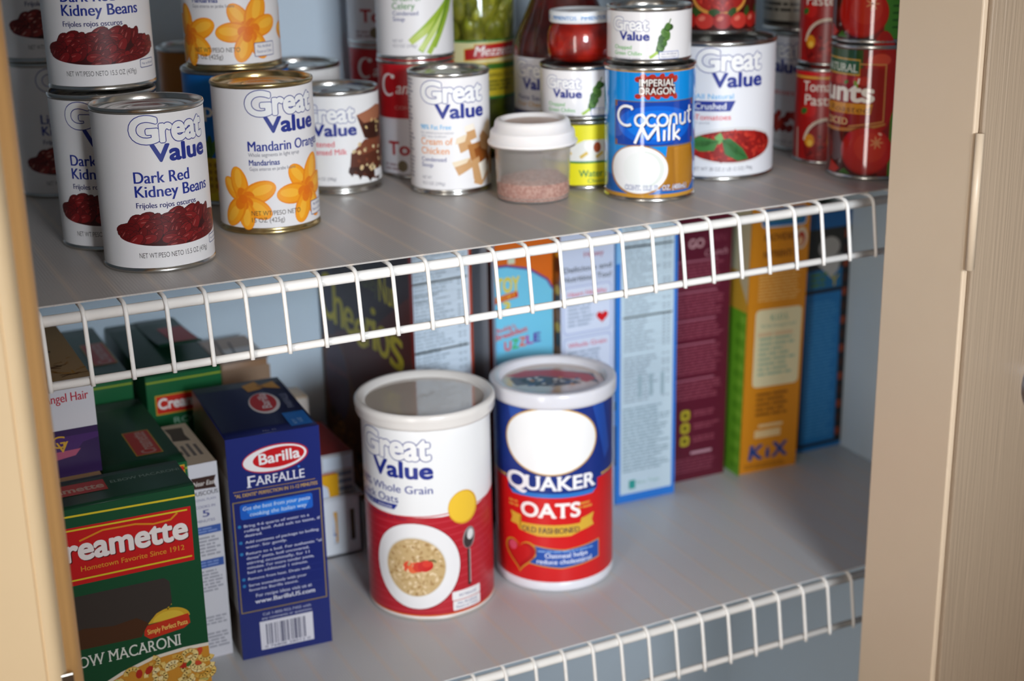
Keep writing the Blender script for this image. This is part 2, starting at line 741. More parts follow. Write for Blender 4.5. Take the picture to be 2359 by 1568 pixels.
def beans(a, cx, y0, w, top, cols, L=2.0, n=105, seed=3):
    """a printed heap of beans over the rim of a white bowl"""
    R = random.Random(seed)
    dark, mid, lite, hi = cols
    a.poly([(cx - w, y0)] + [(cx + w * cos(radians(t)), y0 + (top - y0) * .86 * sin(radians(t))) for t in range(180, -1, -9)] + [(cx + w * cos(radians(t)), y0 - 7.5 * sin(radians(t))) for t in range(8, 173, 9)], dark, L)
    for i in range(n):
        q = i / n
        u = R.uniform(-1, 1)
        ymax = y0 + (top - y0 - 2) * sqrt(max(0, 1 - u * u * .92)) * .97
        ymin = y0 - 6.5 * sqrt(max(0, 1 - u * u))
        y = ymax + (ymin - ymax) * q + R.uniform(-.8, .8)
        x = cx + u * (w - 1.5)
        ang = R.uniform(-15, 75)
        rx, ry = R.uniform(4.8, 6.4), R.uniform(2.6, 3.3)
        l = L + .05 + q * 1.6
        a.ell(x, y, rx + .35, ry + .35, dark, l, ang, 14)
        a.ell(x, y, rx, ry, R.choice((mid, mid, lite)), l + .004, ang, 14)
        a.ell(x - .9, y + .8, rx * .40, ry * .15, hi, l + .008, ang, 8)
    yb = y0 - 14
    a.poly([(cx - w - 3, y0 + 1), (cx - w, y0)] + [(cx + w * cos(radians(t)), y0 + 7.2 * sin(radians(t))) for t in range(188, 353, 8)] + [(cx + w, y0), (cx + w + 3, y0 + 1), (cx + w + 3, yb), (cx - w - 3, yb)], PAPER, L + 2.2)


def kidney_art(kind, cols):
    a = Art(.45)
    a.logo(-13.5, 86.5, 1.0)
    a.text(kind, -12.4, -12.4 + (37 if kind[0] == 'D' else 38), 60, 7.6, BLUE, 3, off=.026)
    a.text('Kidney Beans', -12.4, 42, 50.8, 7.6, BLUE, 3, off=.026)
    a.text('Frijoles rojos ' + ('oscuros' if kind[0] == 'D' else 'claros'), -12.4, 28.5, 43.7, 3.6, '#2a2f6a', 3, off=.024)
    beans(a, 14, 25.0, 41, 42, cols)
    a.text('NET WT/PESO NETO 15.5 OZ (439g)', -13.5, 36, 10.5, 3.4, '#4a4644', 5)
    a.rrect(40, 13, 56, 19, 1.2, '#2a3a7a', 5)
    a.rrect(40.5, 13.5, 55.5, 18.5, 1.0, PAPER, 5.4)
    a.text('No artificial', 42, 54, 15.2, 1.6, '#2a3a7a', 6)
    a.lines(-110, 20, -74, 95, 22, '#8f8c96', 2)
    return a


RED_BEANS = ('#39080a', '#660d10', '#7c1517', '#a04a46')
H15, R15 = .108, .0366
kid = can('kidney_bean_can', 'dark red kidney bean can standing alone nearest the shelf edge, far left', 'can', .0951, .0879, R15, H15, kidney_art('Dark Red', RED_BEANS), PAPER, group='kidney bean cans')
dup(kid, (.0818, .1625, EZ), face_cam(.0818, .1625) - radians(24), 'dark red kidney bean can half hidden behind the front one, under another can')
dup(kid, (.0862, .176, EZ + H15 + .0006), face_cam(.0862, .176) - radians(18), 'dark red kidney bean can stacked on top of another, cut by the photo top')
lig = can('kidney_bean_can', 'light red kidney bean can in the dark corner by the left casing, lower one', 'can', .0820, .36, R15, H15, kidney_art('Light Red', ('#300a0c', '#7a2422', '#93302b', '#d8a090')), PAPER, group='kidney bean cans', turn=0.0)
dup(lig, (.0812, .359, EZ + H15 + .0006), face_cam(.0812, .359) - radians(2), 'light red kidney bean can in the dark corner, stacked on top of its twin')


def segments(a, cx, cy, k, rots, L=2, seed=1, lens=None):
    R = random.Random(seed)
    for i, r in enumerate(rots):
        le = (lens[i] if lens else 1) * k
        c, s_ = cos(radians(r)), sin(radians(r))
        x, y = cx + c * 12.5 * le, cy + s_ * 12.5 * le
        l = L + i * .06
        a.ell(x, y, 13.2 * le, 7.6 * le, '#ef8a12', l, r, 26)
        a.ell(x + c * 1.2, y + s_ * 1.2, 11.6 * le, 6.4 * le, '#f7a01c', l + .01, r, 22)
        a.ell(x + c * 3, y + s_ * 3 + .8 * le, 7.5 * le, 3.2 * le, '#fbb637', l + .02, r + R.uniform(-14, 14), 18)
        a.ell(x - c * 8 * le, y - s_ * 8 * le, 4.6 * le, 4.0 * le, '#ea7a10', l + .03, r, 14)
    a.ell(cx, cy, 3.6 * k, 3.4 * k, '#e8720e', L + len(rots) * .06 + .05)


def mandarin_art():
    a = Art(.45)
    a.logo(-13.6, 86.5, 1.0)
    a.text('Mandarin Oranges', -12.8, 50.5, 60.7, 7.2, BLUE, 3, off=.026)
    a.text('Whole segments in light syrup', -13, 25, 56.8, 2.7, '#6a6774', 3)
    a.text('Mandarinas', -12.8, 9, 50.6, 4.0, '#2b3a86', 3, off=.03)
    a.text('Gajos enteros en jarabe liviano', -12.8, 21, 46.8, 2.5, '#6a6774', 3)
    segments(a, -19.5, 26, .98, (138, 102, 22, -32, -82, -128), 2, 4, (.85, .95, 1.05, .95, .9, 1.0))
    segments(a, 31, 29, 1.0, (125, 65, 15, 182, -58, -112), 2, 6, (.95, 1.1, 1, 1, .95, .95))
    segments(a, 84, 24, .95, (120, 75, 170, 10, -60, -120), 2, 8)
    segments(a, -74, 28, .95, (110, 60, 190, 10, -70, -130), 2, 9)
    a.text('NET WT/PESO NETO', -13.6, 23, 14.2, 3.4, '#4a3b2c', 4)
    a.text('15 OZ (425g)', -13.6, 10, 9.2, 3.4, '#4a3b2c', 4)
    a.rrect(34, 9.5, 53, 20, 1, '#27357e', 4.2)
    a.rrect(34.5, 10, 52.5, 19.5, .8, PAPER, 4.5)
    a.text('No Artificial', 37, 50, 16, 2.2, '#2a3a7a', 5)
    a.text('Flavors or Colors', 36, 51, 12.2, 2.2, '#2a3a7a', 5)
    return a


man = can('mandarin_orange_can', 'mandarin orange can standing on the liner, front row, orange segments on white', 'can', .1933, .1507, .0364, H15, mandarin_art(), PAPER, group='mandarin orange cans', tin=GOLDTIN, lz=(.0050, .0036))
dup(man, (.199, .237, EZ + .1066), face_cam(.199, .237) - radians(28), 'mandarin orange can standing on the blue can, cut by the photo top')

# blue pineapple can under it
a = Art(.4)
a.rect(-130, 4, 130, 38, '#d8c21f', 1)
for k in range(-5, 6):
    x = k * 22 - 4
    for r in (60, 85, 110, 135):
        a.ell(x + 7 * cos(radians(r)), 38 + 8 * sin(radians(r)), 10, 2.8, '#2f5d1e' if r % 2 else '#47782a', 2 + r * .002, r, 14)
    a.ell(x, 24, 9, 14, '#c9a418', 3, 0, 20)
    for q in range(12):
        a.ell(x + (q % 3 - 1) * 5, 16 + (q // 3) * 5.5, 1.7, 1.9, '#9a7a14', 3.3, 0, 8)
a.text('pineapple', -28, 42, 70, 11, '#f2efe2', 3, off=.02)
can('pineapple_can', 'wide blue can with a yellow base band, behind the front mandarin can', 'can', .2045, .2553, .0415, .105, a, '#0d6cc0')

a = Art(.4)
a.rect(-140, 60, 140, 74, '#7d4a12', 1)
for k in range(-6, 7):
    a.ell(k * 22, 42, 12, 16, '#c97d1e', 2, 20 * (k % 3), 20)
    a.ell(k * 22 + 2, 45, 8, 10, '#d99334', 2.4, 20 * (k % 3), 18)
can('peach_can', 'orange-brown fruit can at the back, left of the blue can', 'can', .2115, .361, .0415, .1105, a, '#a8651a')

# condensed milk
a = Art(.45)
a.logo(-31, 58.5, .85)
a.text('Sweetened', -31, -2, 39.0, 4.6, '#d8203c', 3, off=.01)
a.text('Condensed Milk', -31, 7.5, 32.6, 4.6, '#d8203c', 3, off=.01)
a.text('NET WT 14 OZ (396g)', -31, -2, 12, 2.6, '#77737a', 3)
BR = ('#3a1a10', '#5a2c1b', '#7a4029', '#a86a4c')
a.poly([(17, 63), (40, 69), (62, 66), (62, 44), (42, 39), (24, 44)], BR[1], 2)
a.poly([(17, 63), (40, 69), (62, 66), (46, 57), (24, 56)], BR[3], 2.3)
a.poly([(22, 55), (44, 57), (44, 41), (25, 44)], BR[0], 2.4)
a.poly([(11, 33), (24, 43), (58, 42), (60, 14), (36, 9), (9, 17)], BR[1], 2.8)
a.poly([(11, 33), (24, 43), (58, 42), (40, 33), (22, 31)], BR[2], 3)
a.poly([(8, 18), (11, 14), (14, 19), (18, 11), (22, 17), (28, 8), (33, 13), (40, 7), (44, 14), (44, 20), (9, 22)], BR[0], 3.1)
R = random.Random(5)
for k in range(26):
    x, y = R.uniform(13, 52), R.uniform(14, 40)
    a.ell(x, y, R.uniform(.8, 1.8), R.uniform(1, 2.3), R.choice(('#e2cfa0', '#d6b98a', BR[2])), 3.6, R.uniform(0, 180), 9)
for k in range(9):
    a.ell(R.uniform(26, 46), R.uniform(43, 60), 1.1, 1.7, '#d8b97e', 3.4, R.uniform(0, 180), 8)
a.rrect(34, 11, 50, 17, 1, PAPER, 4)
can('condensed_milk_can', 'short white condensed milk can with brownies on its label', 'can', .2830, .248, .0355, .0825, a, '#ece9e7', lz=(.0075, .0036))

a = Art(.45)
a.logo(-31, 60, .9)
a.text('Evaporated Milk', -30, 10, 38, 5, '#2255a8', 3)
can('milk_can', 'can with only its shiny lid showing, behind the condensed milk can', 'can', .2918, .363, .0362, .0885, a, '#dfdcd9')


# ------------------------------------------------------------------ soups
def tomato_soup_art():
    a = Art(.35)
    a.rect(-101, 50.5, 101, 100, '#b8121c', 1)
    for cx in (-4, 98, -106):
        # script lettering
        a.ell(cx - 22, 78, 8.5, 9.5, '#f1e9e6', 2, -15, 24, 60, 318)
        a.ell(cx - 20.6, 78.4, 6.4, 8.0, '#b8121c', 2.4, -15, 24)
        a.ell(cx - 17, 85, 2.2, 1.8, '#f1e9e6', 2.6, 0, 12)
        a.text('ampbell\'s', cx - 14.5, cx + 32, 71, 10, '#f1e9e6', 3, off=.012, shear=.25)
        a.text('CONDENSED', cx - 16, cx + 20, 58, 3, '#c98f86', 3)
        a.text('Tomato', cx - 24, cx + 34, 20, 11, '#b01a22', 3, off=.035)
        a.text('SOUP', cx - 2, cx + 26, 7.5, 6.2, '#3c2a26', 3, off=.01)
        a.lines(cx - 30, 6, cx - 12, 13, 2, '#a98f96', 2, seed=4)
        a.ell(cx - 10.5, 10.5, 4.6, 4.8, '#7a6a4e', 2.2)
    return a


RS, HS = .0323, .098
tom = can('tomato_soup_can', 'red and white tomato soup can beneath the celery soup can', 'can', .3642, .269, RS, HS, tomato_soup_art(), '#e3dfe2', group='tomato soup cans', rough=.35)
dup(tom, (.382, .383, EZ), face_cam(.382, .383) + radians(12), 'red and white tomato soup can at the back, bottom of its stack')
dup(tom, (.3815, .3825, EZ + HS + .0006), face_cam(.382, .383) + radians(12), 'red and white tomato soup can at the back, on top of its twin')

a = Art(.4)
a.logo(-24.5, 77, 1.0)
a.text('98% Fat Free', -19, 2, 54, 3.2, '#2aa0dc', 3)
a.text('Cream of', -18.8, 6, 47.6, 5.2, '#3f8a34', 3, off=.008)
a.text('Celery', -18.8, .5, 41.2, 5.2, '#3f8a34', 3, off=.008)
a.text('Condensed', -18.5, 3.2, 36.2, 3.4, '#27357e', 3, off=.006)
a.text('Soup', -18.5, -8, 31.6, 3.4, '#27357e', 3, off=.006)
a.text('NET WT', -19.5, -10, 14.5, 2.4, '#8a8690', 3)
a.text('10.5 OZ (298g)', -19.5, 1, 10.6, 2.4, '#8a8690', 3)
for i, (p, c) in enumerate((((-4, 14.5, 38, 52), '#9db83c'), ((-4, 14.5, 34, 40), '#b8c860'), ((4, 7, 37, 56), '#8aa92e'), ((4, 8, 30, 40), '#c3d27a'), ((11, 5, 36, 46), '#a3bc46'), ((20, 20, 44, 70), '#6f9426'), ((16, 10, 46, 62), '#93b038'))):
    a.stroke([(p[0], p[1]), (p[2], p[3])], 5.2 - .25 * i, c, 2 + i * .1)
for k in range(16):
    R = random.Random(k)
    a.ell(R.uniform(32, 50), R.uniform(54, 86), 6, 4, R.choice(('#3f6d1d', '#5a8a2a', '#2f5716')), 3 + .02 * k, R.uniform(0, 180), 12)
can('celery_soup_can', 'white celery soup can with green stalks, stacked on a red soup can', 'can', .3642, .268, RS, HS, a, PAPER, z=EZ + HS + .0006, rough=.4)

a = Art(.4)
a.logo(-24.5, 74.5, .985)
a.text('98% Fat Free', -25, 1, 53.2, 3.6, '#2aa6dc', 3, off=.008)
a.text('No added preservatives', -25, 3, 49.6, 1.8, '#9a97a0', 3)
a.text('25% less sodium', -25, -3, 46.8, 1.8, '#9a97a0', 3)
a.text('Cream of', -25, 2, 41, 5.4, '#e08a2c', 3, off=.006)
a.text('Chicken', -25, -1, 33.6, 5.4, '#e08a2c', 3, off=.006)
a.text('Condensed', -25, -3.5, 27.6, 3.4, '#27357e', 3, off=.006)
a.text('Soup', -25, -14.5, 23.2, 3.4, '#27357e', 3, off=.006)
a.text('NET WT', -25, -16, 13.4, 2.4, '#8a8690', 3)
a.text('10.5 OZ (298g)', -25, -5, 8.8, 2.4, '#8a8690', 3)
CH = ('#b0763f', '#c99a68', '#e6d3b4', '#f0e6d6', '#8f4d1c')
for i, (pts, c) in enumerate((
        ([(12, 55), (20, 57), (23, 45), (15, 43)], CH[1]), ([(12, 55), (20, 57), (21, 52), (12, 50)], CH[3]),
        ([(5, 46), (14, 49), (19, 38), (8, 34)], CH[1]), ([(5, 46), (14, 49), (12, 43), (4, 41)], CH[2]),
        ([(14, 40), (28, 42), (34, 30), (26, 20), (17, 27)], CH[0]), ([(20, 36), (34, 40), (40, 26), (32, 16), (24, 22)], CH[4]),
        ([(26, 46), (36, 56), (44, 50), (38, 32), (28, 36)], CH[1]), ([(30, 50), (38, 58), (45, 54), (42, 42)], CH[2]),
        ([(1, 27), (16, 30), (18, 22), (6, 16)], CH[1]), ([(1, 27), (16, 30), (13, 26), (3, 23)], CH[2]),
        ([(17, 27), (25, 30), (27, 12), (19, 12)], CH[1]), ([(21, 18), (34, 27), (37, 14), (27, 6), (19, 9)], CH[1]),
        ([(24, 24), (34, 27), (36, 18), (28, 10)], CH[3]), ([(40, 30), (48, 34), (48, 14), (41, 12)], CH[0]))):
    a.poly(pts, c, 2 + i * .1)
a.lines(-63, 12, -33, 92, 26, '#a3a0aa', 2, seed=3)
can('chicken_soup_can', 'white cream of chicken soup can beside the small plastic tub', 'can', .3601, .1938, .0324, .0968, a, PAPER, rough=.4, lz=(.005, .0036))

# ------------------------------------------------------------------ chilies, chestnuts, coconut milk
a = Art(.35)
CHK = .575
a.logo(-31.4, 25.2, CHK)
a.text('Chopped', -29, -13, 11.0, 3.0, '#4fae3c', 3, off=.006)
a.text('Green Chilies', -29, -4.5, 6.6, 3.0, '#4fae3c', 3, off=.006)
a.text('Fire roasted & peeled', -29, -6, 3.6, 1.4, '#8b8894', 3)
R = random.Random(11)
for k in range(30):
    q = k / 29
    a.ell(8 + 8 * q + R.uniform(-2.2, 2.2) * (1 - abs(q - .5)), 10 + 18 * q, 3.6 - 1.6 * abs(q - .5), 2.4, R.choice(('#35591f', '#476f2b', '#284716', '#5b8038')), 2 + .02 * k, R.uniform(0, 180), 12)
a.stroke([(15.5, 28), (16.3, 31), (17.4, 33.5)], .9, '#4d6a25', 3)
a.stroke([(7, 9), (3, 6), (1, 5)], 2.2, '#a4c24c', 3)
a.rrect(8, 3.6, 25, 9.4, 1, '#3a5aa8', 3.5)
a.rrect(8.4, 4, 24.6, 9, .8, PAPER, 3.8)
a.text('No Artificial', 10, 23, 6.9, 1.4, '#2a3a7a', 4.5)
a.text('Flavors or Colors', 10, 23, 4.7, 1.4, '#2a3a7a', 4.5)
b = Art(.4)
b.rect(-110, 23, 110, 40, '#e8e4dc', 1.5)
b.rect(-110, 21.4, 110, 23.0, '#1f7a3a', 2)
for x in (0, 40, 80, -40, -80):
    b.poly([(x - 14, 40.2), (x + 2, 40.2), (x - 14, 33)], '#e9dd22', 2)
for x in range(-100, 100, 20):
    b.ell(x + 6, 36, 5, 4.2, '#f2eee6', 2.4)
for x in (0, -80, 80):
    b.ell(x + 12, 34, 3.2, 4.2, '#a8481c', 2.6)
for x in range(-100, 100, 13):
    b.stroke([(x - 6, 26), (x, 30)], 2.6, '#d8b65a', 2.6)
b.text('Water', -3, 17, 10.6, 5.4, '#147a4a', 3, off=.02)
b.text('Chestnuts', 4, 26, 5.6, 3.2, '#147a4a', 3)
can('water_chestnut_can', 'yellow water chestnut can under the green chili can, behind the plastic tub', 'can', .463, .159, .0325, .0555, b, '#e9dd22', rough=.4)
HC = .0425
chi = can('green_chili_can', 'short green chili can under the small red jar', 'can', .461, .158, .0326, HC, a, PAPER, z=EZ + .0561, group='green chili cans', rough=.35, coat=.5)
dup(chi, (.490, .101, EZ + .1042), face_cam(.49, .101) + radians(-1), 'short green chili can on top of the blue coconut milk can')

a = Art(.10, .6)
a.rect(-112, 99.6, 112, 101.2, '#b7862f', 2)
a.rect(-112, 3.6, 112, 6.4, '#c08a2e', 2)
a.rect(-112, 6.4, 112, 20, '#0c5fae', 1)
DR = '#a82a1c'
for k in range(9):
    x = -9 + 3.6 * k
    a.ell(x, 95 + (1.3 if k % 2 else -.6), 2.9, 2.2, DR, 2, 30 * (k % 3), 12)
    a.ell(x, 82.5 + (1.0 if k % 2 else -.8), 2.9, 2.0, DR, 2, -30 * (k % 3), 12)
a.rect(-7, 84, 18.5, 94, '#5a1a16', 2.2)
a.text('IMPERIAL', -8, 19.6, 89.4, 5.2, '#1e1614', 2.8, off=.06)
a.text('IMPERIAL', -8, 19.6, 89.4, 5.2, '#f0e8e0', 3.2, off=.004)
a.text('DRAGON', -8, 19.6, 83.2, 5.2, '#1e1614', 2.8, off=.06)
a.text('DRAGON', -8, 19.6, 83.2, 5.2, '#f0e8e0', 3.2, off=.004)
a.rect(-30, 43.6, 41, 78, '#6d5a2c', 2)
a.rect(-29.4, 44.2, 40.4, 77.4, '#0b3f9c', 2.3)
a.ell(5, 60, 31, 14.5, '#0a5cc4', 2.6, 0, 40)
a.ell(5, 60, 24, 11, '#0d72d6', 2.8, 0, 40)
for x, y in ((-29, 46), (-29, 75.5), (38.5, 46), (38.5, 75.5)):
    a.rect(x, y - 2, x + 1.8, y + 2, '#8a5a24', 3)


def script(pts, w, dx=0, dy=0, k=1.0):
    P = [(x * k + dx, y * k + dy) for x, y in pts]
    a.stroke([(x + .7, y - .7) for x, y in P], w + .5, '#0a2a6c', 3.2)
    a.stroke(P, w, '#f3f0ec', 3.6)


arc_ = lambda cx, cy, rx, ry, a0, a1, n=14: [(cx + rx * cos(radians(a0 + (a1 - a0) * i / n)), cy + ry * sin(radians(a0 + (a1 - a0) * i / n))) for i in range(n + 1)]
script([(-13.4, 71.4), (-14.4, 73.4)] + arc_(-18.5, 66.6, 7.8, 7.4, 70, 300, 18), 2.0)
for cx in (-7.2, 10):
    script(arc_(cx, 63.6, 4.0, 4.2, 60, 420, 18), 1.8)
script(arc_(1.6, 63.6, 3.9, 4.2, 40, 320, 14), 1.8)
script([(15.8, 59.6), (16.4, 67.4)], 1.8)
script([(16.2, 64)] + arc_(19, 64.6, 2.6, 3.0, 170, 0, 8) + [(21.8, 59.6)], 1.8)
script([(25, 67.6), (25, 62.6)] + arc_(27.6, 62.2, 2.6, 2.6, 180, 360, 8) + [(30.4, 67.6), (30.4, 59.6)], 1.8)
script([(35.6, 73), (34.8, 62), (36.4, 59.8), (38, 60.4)], 1.8)
script([(32.6, 68.4), (38.4, 69)], 1.5)
script([(-11.4, 45.8), (-6, 58.6), (-1.4, 49.6), (6.0, 59.6), (7.0, 47.6)], 2.1)
script([(11.4, 56), (11.2, 47.8)], 1.9)
script([(11.6, 59.4), (11.8, 59.9)], 1.9)
script([(15.4, 60.4), (15.2, 47.8)], 1.9)
script([(19.4, 60.4), (19.2, 47.8)], 1.9)
script([(24.6, 55.6), (19.8, 51.8), (25.2, 47.8)], 1.8)
# the coconut halves
a.poly([(14, 43.4), (40, 43.4), (44, 30), (44, 14), (36, 8), (10, 9)], '#a06a1c', 2)
a.poly([(20, 42), (38, 42), (41, 28), (38, 12), (22, 12)], '#b57c24', 2.2)
for k in range(14):
    a.stroke([(20 + k * 1.5, 14), (18 + k * 1.7, 41)], .4, '#8f5c18', 2.4)
a.ell(-8.8, 25, 25, 19.6, '#b07a2a', 2.6, 0, 44)
a.ell(-8.8, 25.4, 23.6, 18.4, '#efedeb', 2.9, 0, 44)
a.ell(-3.6, 26, 15.5, 14, '#d9dcd4', 3.1, 0, 36)
a.ell(-6.4, 25.8, 14.6, 13.4, '#ebebe7', 3.3, 0, 36)
a.text('CONT. 13.5 FL. OZ. (400mL)', -19.5, 33, 9.6, 3.8, '#23418c', 3.8, off=.055)
a.text('CONT. 13.5 FL. OZ. (400mL)', -19.5, 33, 9.6, 3.8, '#f0eeea', 4.1, off=.004)
for x0 in (-112, -76, 52, 84):
    a.lines(x0, 12, x0 + 26, 92, 24, '#bcd7ee', 2, seed=int(x0 + 200))
can('coconut_milk_can', 'glossy blue coconut milk can at the front, coconut half on its label', 'can', .4863, .093, .0353, .1036, a, '#0f86d2', rough=.10, coat=.6, lz=(.0036, .0022))

# ------------------------------------------------------------------ tomatoes
a = Art(.4)
a.logo(-16.8, 89.6, 1.04)
a.text('All Natural', -16, 15, 67, 4.2, '#3ba7dc', 3, off=.006)
a.poly([(-30, 57), (12.6, 57), (16.8, 65.3), (-30, 65.3)], '#1c2f8a', 2.4)
a.text('Crushed', -16.4, 9, 58.6, 5.2, '#f1efee', 3, off=.012)
a.text('Tomatoes', -16.4, 13.2, 50, 4.6, '#d83038', 3, off=.012)
a.text('in puree', -16, -4, 46.8, 1.9, '#8d8a96', 3)
a.ell(16.5, 28.5, 40.5, 15.4, '#d7d5d4', 2, 0, 48)
a.ell(16.5, 28.2, 39.2, 13.2, '#8a1512', 2.4, 0, 48)
R = random.Random(21)
for k in range(150):
    t, q = R.uniform(0, 2 * pi), sqrt(R.random())
    x, y = 16.5 + 36.5 * q * cos(t), 28.6 + 12 * q * sin(t) + (2.6 if q < .6 else 0)
    a.ell(x, y, R.uniform(1.2, 3.2), R.uniform(.8, 2), R.choice(('#a51f18', '#b72c20', '#8f1512', '#c23a2a', '#7c100e')), 2.8 + .004 * k, R.uniform(0, 180), 9)
for (pts, c) in (([(4, 33), (-12, 37), (-22, 31), (-12, 24), (0, 25)], '#3f7a3a'), ([(6, 34), (13, 35), (24, 26), (30, 17), (20, 16), (9, 22)], '#2f6a33'), ([(4, 33), (-12, 33), (-20, 30), (-8, 28)], '#5a9450'), ([(7, 33), (15, 32), (27, 19), (17, 22)], '#4c8846'), ([(0, 36), (5, 40), (8, 34), (4, 30)], '#6fa45c')):
    a.poly(pts, c, 4)
a.text('NET WT 28 OZ (1 LB 12 OZ) 794g', -18, 34, 8.3, 3.0, '#6a6670', 3)
a.lines(-150, 12, -60, 104, 26, '#a3a0aa', 2, seed=3)
can('crushed_tomato_can', 'large white crushed tomato can, widest can right of the coconut milk', 'can', .5821, .1444, .0490, .112, a, '#e4e3e6', rough=.38)

a = Art(.4)
a.ell(4, 30, 24, 15, '#c98a3a', 2, 0, 40)
a.ell(4, 31, 22, 13, '#9c1c14', 2.4, 0, 40)
R = random.Random(31)
for k in range(80):
    t, q = R.uniform(0, 2 * pi), sqrt(R.random())
    a.ell(4 + 20 * q * cos(t), 32 + 11 * q * sin(t), R.uniform(1, 2.6), R.uniform(.7, 1.7), R.choice(('#b8281c', '#c93c2a', '#8a120e')), 2.6 + .004 * k, R.uniform(0, 180), 9)
for k in range(-6, 7):
    a.ell(k * 15 + 6, 11, 8, 6.5, ('#a81c16', '#c0342a')[k % 2], 3 + .02 * k, 0, 20)
    a.ell(k * 15 + 4, 13, 3, 2, '#d9705c', 3.4, 20, 12)
    a.ell(k * 15 - 1, 18, 5, 3, '#2c4a1a', 2.7, 40 * k, 10)
a.text('Whole Tomatoes', -30, 34, 60, 9, '#f0e8d8', 3, off=.01)
can('tomato_can', 'dark red tomato can on the large white can, bowl on its label', 'can', .5990, .172, .0335, .098, a, '#4a0f0c', z=EZ + .1126, rough=.3)

a = Art(.4)
a.logo(-63.4, 82.3, 1.0)
a.text('Diced', -63, -40, 58, 5, '#1c2f8a', 3)
a.text('Tomatoes', -60, -14, 50, 5, '#d83038', 3)
for k in range(40):
    R = random.Random(k)
    a.ell(-64 + 2.2 * (k % 24), 18 + R.uniform(0, 15), 4.2, 3.2, R.choice(('#a51f18', '#c03527', '#8a1612')), 2 + .01 * k, R.uniform(0, 90), 10)
a.rect(-70, 4, 10, 15.4, '#e2e0e0', 3)
a.text('NET WT 14.5 OZ (411g)', -58, -6, 7, 3, '#77737a', 3.6)
can('diced_tomato_can', 'white tomato can seen between the big white can and small red cans', 'can', .7160, .1895, R15, .1045, a, '#e4e3e6', rough=.38)

a = Art(.3)
a.rect(-115, 9, 115, 40, '#8a8376', 1.5)
a.rect(-115, 5, 115, 9, '#1c1712', 2)
a.rect(-115, 28, 115, 46, '#9a9183', 2)
a.lines(-60, 16, 20, 26, 2, '#3a3630', 3, seed=9)
a.rect(-115, 46, 115, 96, '#7c1712', 1.5)
can('food_can', 'can with a grey label and black bottom edge, stacked at the back right', 'can', .7125, .199, .0362, .1, a, '#6e675c', z=EZ + .1052, rough=.3)

# tomato paste
a = Art(.3)
for cx in (-3, 78, -84):
    a.rect(cx - 40, 75, cx + 40, 81, '#c81a1c', 1.5)
    a.rect(cx - 40, 72.4, cx + 40, 74.6, '#d39a3a', 2)
    a.text('Tomato', cx - 12.4, cx + 22, 62, 8.6, '#ece6da', 3, off=.012)
    a.text('Paste', cx - 10.4, cx + 16, 50.4, 9, '#ece6da', 3, off=.012)
    a.ell(cx - 11, 45, 3.6, 2.6, '#2f6a26', 3, 30, 12)
    a.ell(cx - 6, 46, 7, 6, '#c0201c', 2.4)
    a.ell(cx + 12, 16, 22, 23, '#7a1010', 2.5, 0, 36)
    a.ell(cx + 12, 15, 20, 20, '#8f1613', 2.8, 0, 36)
    a.stroke(arc_(cx + 12, 16, 22, 23, 170, 75, 16), 2.6, '#d9c9b4', 3)
    a.ell(cx - 4.5, 20, 4.6, 5.6, '#d98a18', 3.4, 0, 18)
    a.ell(cx - 4.0, 18, 2.6, 2.6, '#efc04a', 3.6, 0, 14)
    for k in range(30):
        R = random.Random(k + 7)
        a.ell(cx + 8 + R.uniform(-13, 16), R.uniform(6, 24), 2.4, 1.6, R.choice(('#a3201a', '#6a0c0c', '#b0322a')), 3 + .01 * k, R.uniform(0, 180), 9)
    a.stroke([(cx - 18, 4), (cx - 19, 30)], 1.6, '#cfc2b4', 2.6)
pas = can('tomato_paste_can', 'slim red tomato paste can on the liner, lower of two', 'can', .687, .1312, .0258, .0814, a, '#a51614', group='tomato paste cans', rough=.3, turn=-.19)
dup(pas, (.694, .1385, EZ + .082), face_cam(.694, .1385) + radians(-20), 'slim red tomato paste can stacked on its twin, cut by the photo top')

# diced tomatoes in front of the right jamb
a = Art(.10, .6)
W2 = 115
a.rect(-W2, 85, -20, 104.5, '#2c4a22', 1.2)
a.rect(4, 3.6, W2, 104.5, '#3f7a26', 1.2)
for k in range(16):
    a.rect(10, 12 + 5.5 * k, 10 + 9, 13.6 + 5.5 * k, '#22501a', 1.6)
a.ell(-4, 90, 14, 16, '#b3241a', 1.6, 0, 30)
a.ell(-4, 80, 12, 40, '#a01a14', 1.8, 0, 30)
a.ell(-6, 97, 8, 5, '#c9452f', 2.0, 0, 20)
a.rect(-W2, 44, 0, 90, '#8f1712', 2.2)
a.stroke([(-30, 93.4), (-1.6, 93.4), (-1.6, 48), (-30, 43)], 1.0, '#c78a4a', 2.6)
a.poly([(-W2, 85), (-22, 84), (-22, 97), (-W2, 99)], '#c99a3e', 2.8)
a.poly([(-W2, 86.2), (-22.6, 85.4), (-22.6, 95.8), (-W2, 97.6)], '#2f5c3a', 3)
a.text('100% NATURAL', -84, -24, 87.6, 6.2, '#dfe2d2', 3.4, off=.008, rot=-1, serif=True)
for k in range(7):
    a.ell(-54 + 6 * k, 80, 4.2, 3.6, ('#b5281c', '#9c1a14', '#c23a2a')[k % 3], 2.6 + .05 * k, 30, 16)
a.ell(-34, 78.5, 2.4, 1.5, '#4f7d2c', 3.2, 30, 12)
a.ell(-25, 77, 1.6, 3.4, '#79a03a', 3.2, 20, 12)
a.text('Hunts', -79, -10.4, 63.6, 15.5, '#f1e8dc', 3.4, off=.045)
a.stroke([(-22.4, 82), (-23.2, 77.6)], 1.6, '#f1e8dc', 3.4)
a.poly([(-W2, 53), (-12, 53.5), (-10.6, 62), (-W2, 60.5)], '#d38b22', 3.2)
a.text('Fire Roasted', -74, -13, 54.6, 5.2, '#6a3310', 3.8, off=.004, shear=.2)
